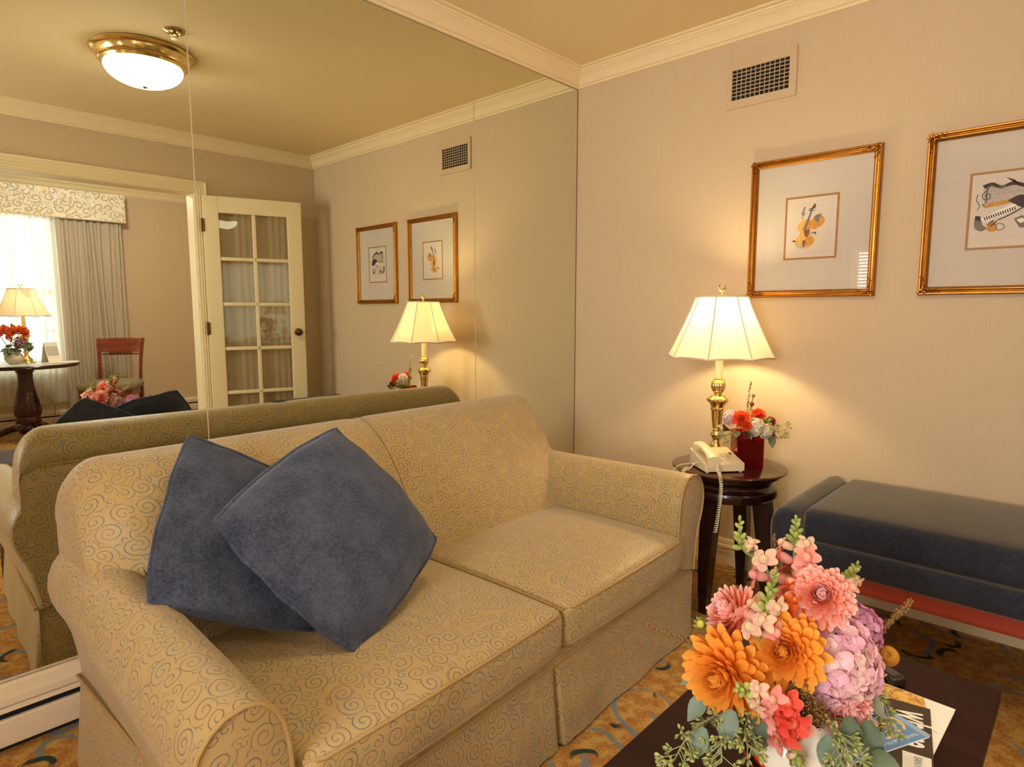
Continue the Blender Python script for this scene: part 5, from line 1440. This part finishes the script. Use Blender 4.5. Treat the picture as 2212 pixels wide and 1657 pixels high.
# ------------------------------------------------------------------ pedestal table beyond the doorway and what stands on it
tx, ty = -1.645, -5.08
t = thing('pedestal_table', 'round dark pedestal table before the far curtained window', 'table', (tx, ty, 0))
TB = TBZ - .006
build('tabletop', MB().lathe([(0, TB - .034), (.40, TB - .034), (.418, TB - .030), (.424, TB - .022), (.422, TB - .014), (.428, TB - .008), (.424, TB - .002), (.41, TB), (0, TB)], 72), M['mahog'], t, angle=30)
gt = NT('table_glass'); gb = gt.pbsdf(srgb(236, 240, 232), .02, 0, .5); gb.inputs['Alpha'].default_value = .35
GTM = gt.done(gb)
build('glass_top', MB().lathe([(0, TB + .0005), (.424, TB + .0005), (.427, TB + .003), (.424, TB + .0055), (0, TB + .0055)], 72), GTM, t)
build('column', MB().lathe([(0, TB - .034), (.11, TB - .034), (.11, TB - .052), (.072, TB - .056), (.070, TB - .075), (.060, TB - .085), (.058, TB - .14), (.064, TB - .20), (.082, TB - .30), (.100, TB - .38), (.108, TB - .44), (.104, TB - .47), (.092, TB - .49),
                             (.098, TB - .50), (.100, TB - .53), (.094, TB - .55), (.112, TB - .57), (.116, TB - .60), (.09, TB - .62), (.07, TB - .65), (0, TB - .65)], 48), M['mahog'], t, angle=35)
for k in range(3):
    a = R(200 + 120 * k); d = V((cos(a), sin(a), 0))
    P = bez([d * .04 + V((0, 0, .11)), d * .14 + V((0, 0, .10)), d * .25 + V((0, 0, .05)), d * .34 + V((0, 0, .028)), d * .37 + V((0, 0, .030))], 5)
    build('foot', MB().tube(P, [.040 - .014 * i / len(P) for i in range(len(P))], 10), M['mahog'], t)
bouq_vase('flower_vase.001', 'white globe vase with orange spots on the pedestal table', (-1.735, -4.93, TBZ), .88, vase_paint('spotted_glaze', False))
FV = V((-1.735, -4.93, TBZ + .09)); FG = 'flowers in the far white vase'
def ff(name, label, off, face, bloom, cat='flower', part='bloom', mat=None):
    return flower(name, label, cat, FG, FV + V(off), face, bloom, mat or M['petal'], FV + V((0, 0, -.03)), .003, part=part)
def lily_mb(s_, c0, c1, rn, n=4):
    mb = MB()
    for i in range(n * 2):
        d = V((rn.uniform(-1, 1), rn.uniform(-1, 1), rn.uniform(-.2, 1))).normalized(); o = MB()
        for k in range(6): petal(o, s_ * .85, s_ * .27, 1.0, k * 1.05, .003, 0, c0, c1, .3, .5, 4)
        mb.merge(o, aim(d * s_ * .7, d))
    return mb
ff('orange_lily', 'orange lily cluster nearest the card on the pedestal table', (.045, .01, .175), (.2, .6, .6), lily_mb(.055, srgb(222, 92, 34), srgb(240, 136, 70), rnd, 7))
ff('orange_lily.001', 'coral lily cluster on the left of the far bouquet', (-.085, .03, .165), (-.2, .6, .5), lily_mb(.055, srgb(206, 74, 40), srgb(234, 130, 96), rnd, 7))
ff('orange_lily.002', 'coral lily spray at the top of the far bouquet', (-.02, -.01, .215), (0, .3, 1), lily_mb(.04, srgb(214, 90, 50), srgb(240, 150, 100), rnd, 5))
ff('purple_flower', 'purple hydrangea low in the far bouquet', (.035, .06, .105), (.2, .9, .3), hydrangea_mb(.046, [srgb(150, 84, 150), srgb(170, 100, 170), srgb(120, 60, 130)], rnd, 60, .9))
for i, (nm, lab, dx, dz) in enumerate((('greenery', 'green leaf sprig spilling over the card side of the far vase', .06, .03), ('greenery.001', 'green leaf sprig hanging over the front of the far vase', -.03, .02))):
    lv = [(FV + V((dx + rnd.uniform(-.05, .06), .05 + rnd.uniform(-.02, .03), dz + rnd.uniform(-.01, .06))), (rnd.uniform(-1, 1), .5, rnd.uniform(-.8, .3)), (0, 1, .2), .045, EUC2) for _ in range(11)]
    euc(nm, lab, [FV + V((dx, .04, dz))], lv, 40 + i, FG, FV + V((0, 0, -.02)))
fuzzy('green_spike', 'thin green spike above the far bouquet', [FV + V((-.01, 0, .12)), FV + V((.005, 0, .27))], 31, 60, (srgb(90, 96, 50), srgb(130, 130, 70)), FG, FV, .012, .5, .005)
t = thing('tent_card', 'pale folded tent card standing on the pedestal table', 'card', (-1.455, -4.98, TBZ))
mb = MB()
for sg in (-1, 1):
    mb.loft([[(-.06, sg * .05, 0), (.06, sg * .05, 0), (.06, sg * .0485, 0), (-.06, sg * .0485, 0)], [(-.06, sg * .0015, .185), (.06, sg * .0015, .185), (.06, 0, .185), (-.06, 0, .185)]])
mb.xf(Matrix.Rotation(R(-25), 4, 'Z'))
build('card', mb, M['white'], t, smooth=False)
mb = MB(); a = Matrix.Rotation(R(-25), 4, 'Z')
mb.box(-.05, .05, -.001, .001, -.03, .05); mb.xf(a @ Matrix.Translation((0, .0275, .10)) @ Matrix.Rotation(R(14.7), 4, 'X'))
build('printed_picture', mb, flat('grey_print', 200, 196, 190), t, smooth=False)
t = thing('stationery_folder', 'flat white folder lying near the edge of the pedestal table', 'folder', (-1.37, -4.90, TBZ))
mb = MB().box(-.11, .11, -.08, .08, 0, .004, bev=.001).box(-.10, .10, -.07, .075, .004, .007); mb.xf(Matrix.Rotation(R(20), 4, 'Z'))
build('sheets', mb, M['white'], t, smooth=False)
tag(build('power_cord', MB().tube(bez([(-1.44, -5.40, .35), (-1.38, -5.42, .25), (-1.40, -5.40, .10), (-1.46, -5.32, .006), (-1.50, -5.25, .006)], 8), .003, 6), M['cordb'], loc=(-1.46, -5.32, 0)), 'thin brown cord hanging behind the pedestal table', 'cord')

# ------------------------------------------------------------------ cherry side chair beyond the doorway
t = thing('side_chair', 'cherry wood side chair with sage upholstered seat by the drape', 'chair', (-.975, -4.96, 0), R(33))
# local: +y is the front (toward the mirror), x across
sw, sd_ = .235, .22
mb = rbox((.49, .45, .075), .035, 4, None, 10, lambda p: V((p.x * (1 - .12 * (-p.y / .22 + 1) / 2), p.y, p.z + (.022 * max(0, 1 - (p.x / .23) ** 2) ** .6 * max(0, 1 - (p.y / .22) ** 2) ** .6 if p.z > 0 else 0))))
build('seat', mb.xf(Matrix.Translation((0, 0, .452))), M['seat'], t, angle=70)
mb = MB()
for a in ((-.222, .222, .19, .212), (-.195, .195, -.212, -.19)): mb.box(a[0], a[1], a[2], a[3], .355, .42, bev=.003)
for sg in (-1, 1):
    mb.loft([[(sg * .212, .2, z), (sg * .19, .2, z), (sg * .168, -.2, z), (sg * .19, -.2, z)] for z in (.355, .42)])
build('apron', mb, M['chairwood'], t, smooth=False)
for sg in (-1, 1):
    build('leg', MB().loft([[(sg * .205 + dx * w_, .195 + dy * w_, z) for dx, dy in ((-1, -1), (1, -1), (1, 1), (-1, 1))] for z, w_ in ((.42, .021), (0, .014))]), M['chairwood'], t, smooth=False)
    build('leg', MB().loft([[(sg * .182 + dx * w_, y + dy * w_, z) for dx, dy in ((-1, -1), (1, -1), (1, 1), (-1, 1))] for z, y, w_ in ((.44, -.205, .02), (.2, -.215, .018), (0, -.27, .014))]), M['chairwood'], t, smooth=False)
    # back upright, flaring out toward the top
    ps = [(.182, -.205, .43), (.184, -.215, .55), (.188, -.235, .70), (.200, -.262, .84), (.205, -.280, .905)]
    build('back_post', MB().loft([[(sg * x + dx * .014, y + dy * .011, z) for dx, dy in ((-1, -1), (1, -1), (1, 1), (-1, 1))] for x, y, z in ps]), M['chairwood'], t, angle=20)
def rail(z0, z1, hw0, hw1, y0, y1, th=.009):
    rings = []
    for i in range(17):
        u = -1 + 2 * i / 16; bow = -.03 * (1 - u * u)
        rings.append([(u * hw0, y0 + bow - th, z0), (u * hw0, y0 + bow + th, z0), (u * hw1, y1 + bow + th, z1 - .006 * u * u), (u * hw1, y1 + bow - th, z1 - .006 * u * u)])
    return MB().loft(rings)
build('crest_rail', rail(.765, .905, .192, .205, -.247, -.280), M['chairwood'], t, angle=30)
build('pierced_rail', rail(.735, .758, .189, .192, -.240, -.246, .007), M['chairwood'], t, angle=30)
mb = MB()
for i in range(7):
    x = -.09 + .03 * i; mb.box(x - .008, x + .008, -.258, -.236, .755, .768)
build('carved_blocks', mb, M['chairwood'], t, smooth=False)

# ------------------------------------------------------------------ magazines and remote on the coffee table
def text_mb(s_, size, fx=1.0, shear=0.0, bold=0.0):
    cu = bpy.data.curves.new('tmp', 'FONT'); cu.body = s_; cu.size = size; cu.shear = shear; cu.offset = bold; cu.resolution_u = 3
    o = bpy.data.objects.new('tmp', cu); COL.objects.link(o)
    bpy.context.view_layer.update()
    me = o.evaluated_get(bpy.context.evaluated_depsgraph_get()).to_mesh()
    mb = MB()
    for v in me.vertices: mb.addv((v.co.x * fx, v.co.y, 0))
    for p in me.polygons: mb.face(list(p.vertices))
    o.evaluated_get(bpy.context.evaluated_depsgraph_get()).to_mesh_clear()
    bpy.data.objects.remove(o); bpy.data.curves.remove(cu)
    return mb
def sheet(x0, x1, y0, y1, z, th=.0004): return MB().box(x0, x1, y0, y1, z, z + th)
# magazine with white lettering: local +x along reading direction, +y toward its top edge
rd = V((-.97, .02, 0)).normalized()
def mag(name, label, loc, ang, w_, h_, th, mat):
    t = thing(name, label, 'magazine', loc, ang)
    build('pages', MB().box(.001, w_ - .001, -h_ + .001, -.001, 0, th - .0006), M['white'], t, smooth=False)
    build('cover', MB().box(0, w_, -h_, 0, th - .0006, th), mat, t, smooth=False)
    return t
# where: corner at its top-left = (-1.433,-1.963), reading toward -x, top edge toward -y
ang = atan2(.02, -.97)
t = mag('booklet', 'white booklet with a yellow photo at the bottom of the magazine pile', (-1.430, -1.966, cz + .0004), R(178), .275, .21, .006, M['white'])
ph = NT('cover_photo'); pv = ph.obj(); nn = ph.noise(pv, 40.0, 5.0, .7, 2.0); n2 = ph.noise(pv, 16.0, 2.0)
PHM = ph.done(ph.pbsdf(ph.mix(ph.smooth(nn, .36, .56), srgb(120, 74, 26), ph.mix(n2, srgb(250, 214, 120), srgb(236, 160, 70))), .35, 0, .5))
mb = MB(); mb.poly([(.002, -.048, .0062), (.060, -.030, .0062), (.274, -.030, .0062), (.274, -.209, .0062), (.002, -.209, .0062)][::-1])
build('cover_photo', mb, PHM, t, smooth=False)
t = mag('magazine', 'dark brown magazine with a large white title, under the blue one', (-1.470, -1.934, cz + .0067), R(191.5), .27, .20, .005, flat('magazine_brown', 62, 46, 30, .35))
z = .005
mb = text_mb('where', .082, .50, 0, .0016).xf(Matrix.Translation((.026, -.050, z + .0004))); build('title', mb, M['white'], t, smooth=False)
mb = text_mb('SAN FRANCISCO', .0085, .9).xf(Matrix.Translation((.010, -.066, z + .0004))); build('small_line', mb, flat('grey_lettering', 170, 160, 144), t, smooth=False)
build('white_tab', sheet(.150, .262, -.042, -.003, z + .0002, .0002), M['white'], t, smooth=False)
mb = text_mb('SAN FRANCISCO', .015, .7).xf(Matrix.Translation((.156, -.026, z + .0008))); build('tab_lettering', mb, flat('slate_ink', 120, 140, 150), t, smooth=False)
# blue directory
dr = V((-1.692 + 1.561, -1.896 + 1.950, 0)).normalized()
BM = (-1.559, -1.950, cz + .0119)
t = mag('magazine.001', 'blue magazine with orange script title on top of the other', BM, atan2(.054, -.112), .20, .125, .004, flat('sky_blue', 96, 140, 190, .3))
z = .004
build('royal_band', sheet(.0, .20, -.125, -.068, z, .0002), flat('royal_blue', 22, 78, 156, .3), t, smooth=False)
build('pale_corner', sheet(.0, .012, -.125, -.0, z, .0002), flat('pale_blue', 150, 176, 204, .3), t, smooth=False)
mb = text_mb('TRAVEL \u2022 HEALTH \u2022 TECHNOLOGY', .0088).xf(Matrix.Translation((.016, -.014, z + .0003))); build('small_line', mb, M['white'], t, smooth=False)
SALM = flat('salmon', 240, 190, 140, .4); ORN = flat('title_orange', 240, 170, 80, .4)
mb = text_mb('O', .056, .9, .15).xf(Matrix.Translation((.008, -.062, z + .0003))); build('large_initial', mb, SALM, t, smooth=False)
mb = text_mb('T', .046, 1.1, 0).xf(Matrix.Translation((.046, -.050, z + .0003))); build('large_letter', mb, SALM, t, smooth=False)
mb = text_mb('riginal', .040, .74, 0, .0005).xf(Matrix.Translation((.040, -.066, z + .0005))); build('title', mb, ORN, t, smooth=False)
mb = text_mb('SAN', .014, 1.0, 0, .0003).xf(Matrix.Translation((.022, -.083, z + .0004))); build('city_line', mb, M['white'], t, smooth=False)
mb = text_mb('Bay', .040, .9, .2, .0008).xf(Matrix.Translation((.012, -.118, z + .0004))); build('lower_title', mb, flat('deep_orange', 236, 150, 40, .4), t, smooth=False)
t = thing('remote_control', 'small black plastic device on the coffee table behind the apple', 'remote', (-1.398, -1.852, cz), R(-35))
build('body', MB().box(-.018, .018, -.028, .028, 0, .020, bev=.006, seg=3), M['blackplastic'], t)
build('button', MB().box(-.010, .010, -.020, .010, .0198, .0215, bev=.001), flat('dark_key', 70, 60, 54, .3), t)

# lamp cord along the baseboard
tag(build('power_cord.001', MB().tube(bez([(-.020, -.74, .10), (-.022, -.85, .078), (-.022, -.95, .082), (-.02, -1.05, .10), (-.03, -1.15, .12)], 8), .0025, 6), M['cordb'], loc=(-.02, -.9, 0)), 'thin brown cord drooping along the baseboard behind the end table', 'cord')
tag(build('power_cord.002', MB().tube(bez([(-.05, -.78, .004), (-.10, -.86, .004), (-.09, -.95, .004), (-.05, -.99, .004), (-.03, -.95, .004)], 8), .002, 6), M['cordc'], loc=(-.08, -.9, 0)), 'thin pale cord looped on the carpet under the end table', 'cord')

# ------------------------------------------------------------------ light
def area(name, loc, rot, sx, sy, power, col):
    l = bpy.data.lights.new(name, 'AREA'); l.shape = 'RECTANGLE'; l.size = sx; l.size_y = sy; l.energy = power; l.color = col
    o = bpy.data.objects.new(name, l); o.location = loc; o.rotation_euler = rot; COL.objects.link(o); return o
lamp_light('lamp_bulb_light', (-.283, -.963, TZ + .575), 14, (1.0, .78, .40), .035)
lamp_light('lamp_bulb_light.001', (-1.625, -5.06, TBZ + .575), 3, (1.0, .84, .60))
area('daylight_far', ((WX0 + WX1) / 2, FY - .35, 1.45), (R(90), 0, 0), 1.9, 1.9, 50, (1.0, 1.0, .96)).rotation_euler = (R(-90), 0, R(180))
lamp_light('far_room_fill', (-1.2, -4.0, FC - .15), 85, (1.0, .94, .84), .12)  # added fill to brighten the far room, no fixture behind it
area('fill_left', (XL - .25, (WFILL[0] + WFILL[1]) / 2, 1.4), (0, R(-90), 0), 1.3, 1.3, 140, (1.0, .98, .95))  # added main fill, shining through the made-up window onto sofa and prints wall
area('daylight_blind', (XL - .25, (W2[0] + W2[1]) / 2, 1.4), (0, R(-90), 0), 1.1, .9, 60, (1.0, .97, .92))

wd = bpy.data.worlds.new('World'); S.world = wd; wd.use_nodes = True
bg = wd.node_tree.nodes['Background']; bg.inputs[0].default_value = (.75, .85, 1.0, 1); bg.inputs[1].default_value = 1.0

# ------------------------------------------------------------------ camera
cam = bpy.data.cameras.new('Camera'); co = bpy.data.objects.new('Camera', cam); COL.objects.link(co)
cam.sensor_width = 36.0; cam.lens = 1353.2 / 2212 * 36.0; cam.clip_start = .02
co.location = (-2.74, -2.1077, 1.17)
co.rotation_euler = (R(90) - .1138, 0, .7563 - R(90))
S.camera = co
S.view_settings.view_transform = 'Standard'
S.view_settings.look = 'None'
S.view_settings.exposure = -0.30
try:
    S.cycles.use_denoising = True; S.cycles.max_bounces = 10; S.cycles.transparent_max_bounces = 16; S.cycles.sample_clamp_indirect = 6.0
    S.cycles.caustics_reflective = True; S.cycles.caustics_refractive = False
except Exception:
    pass
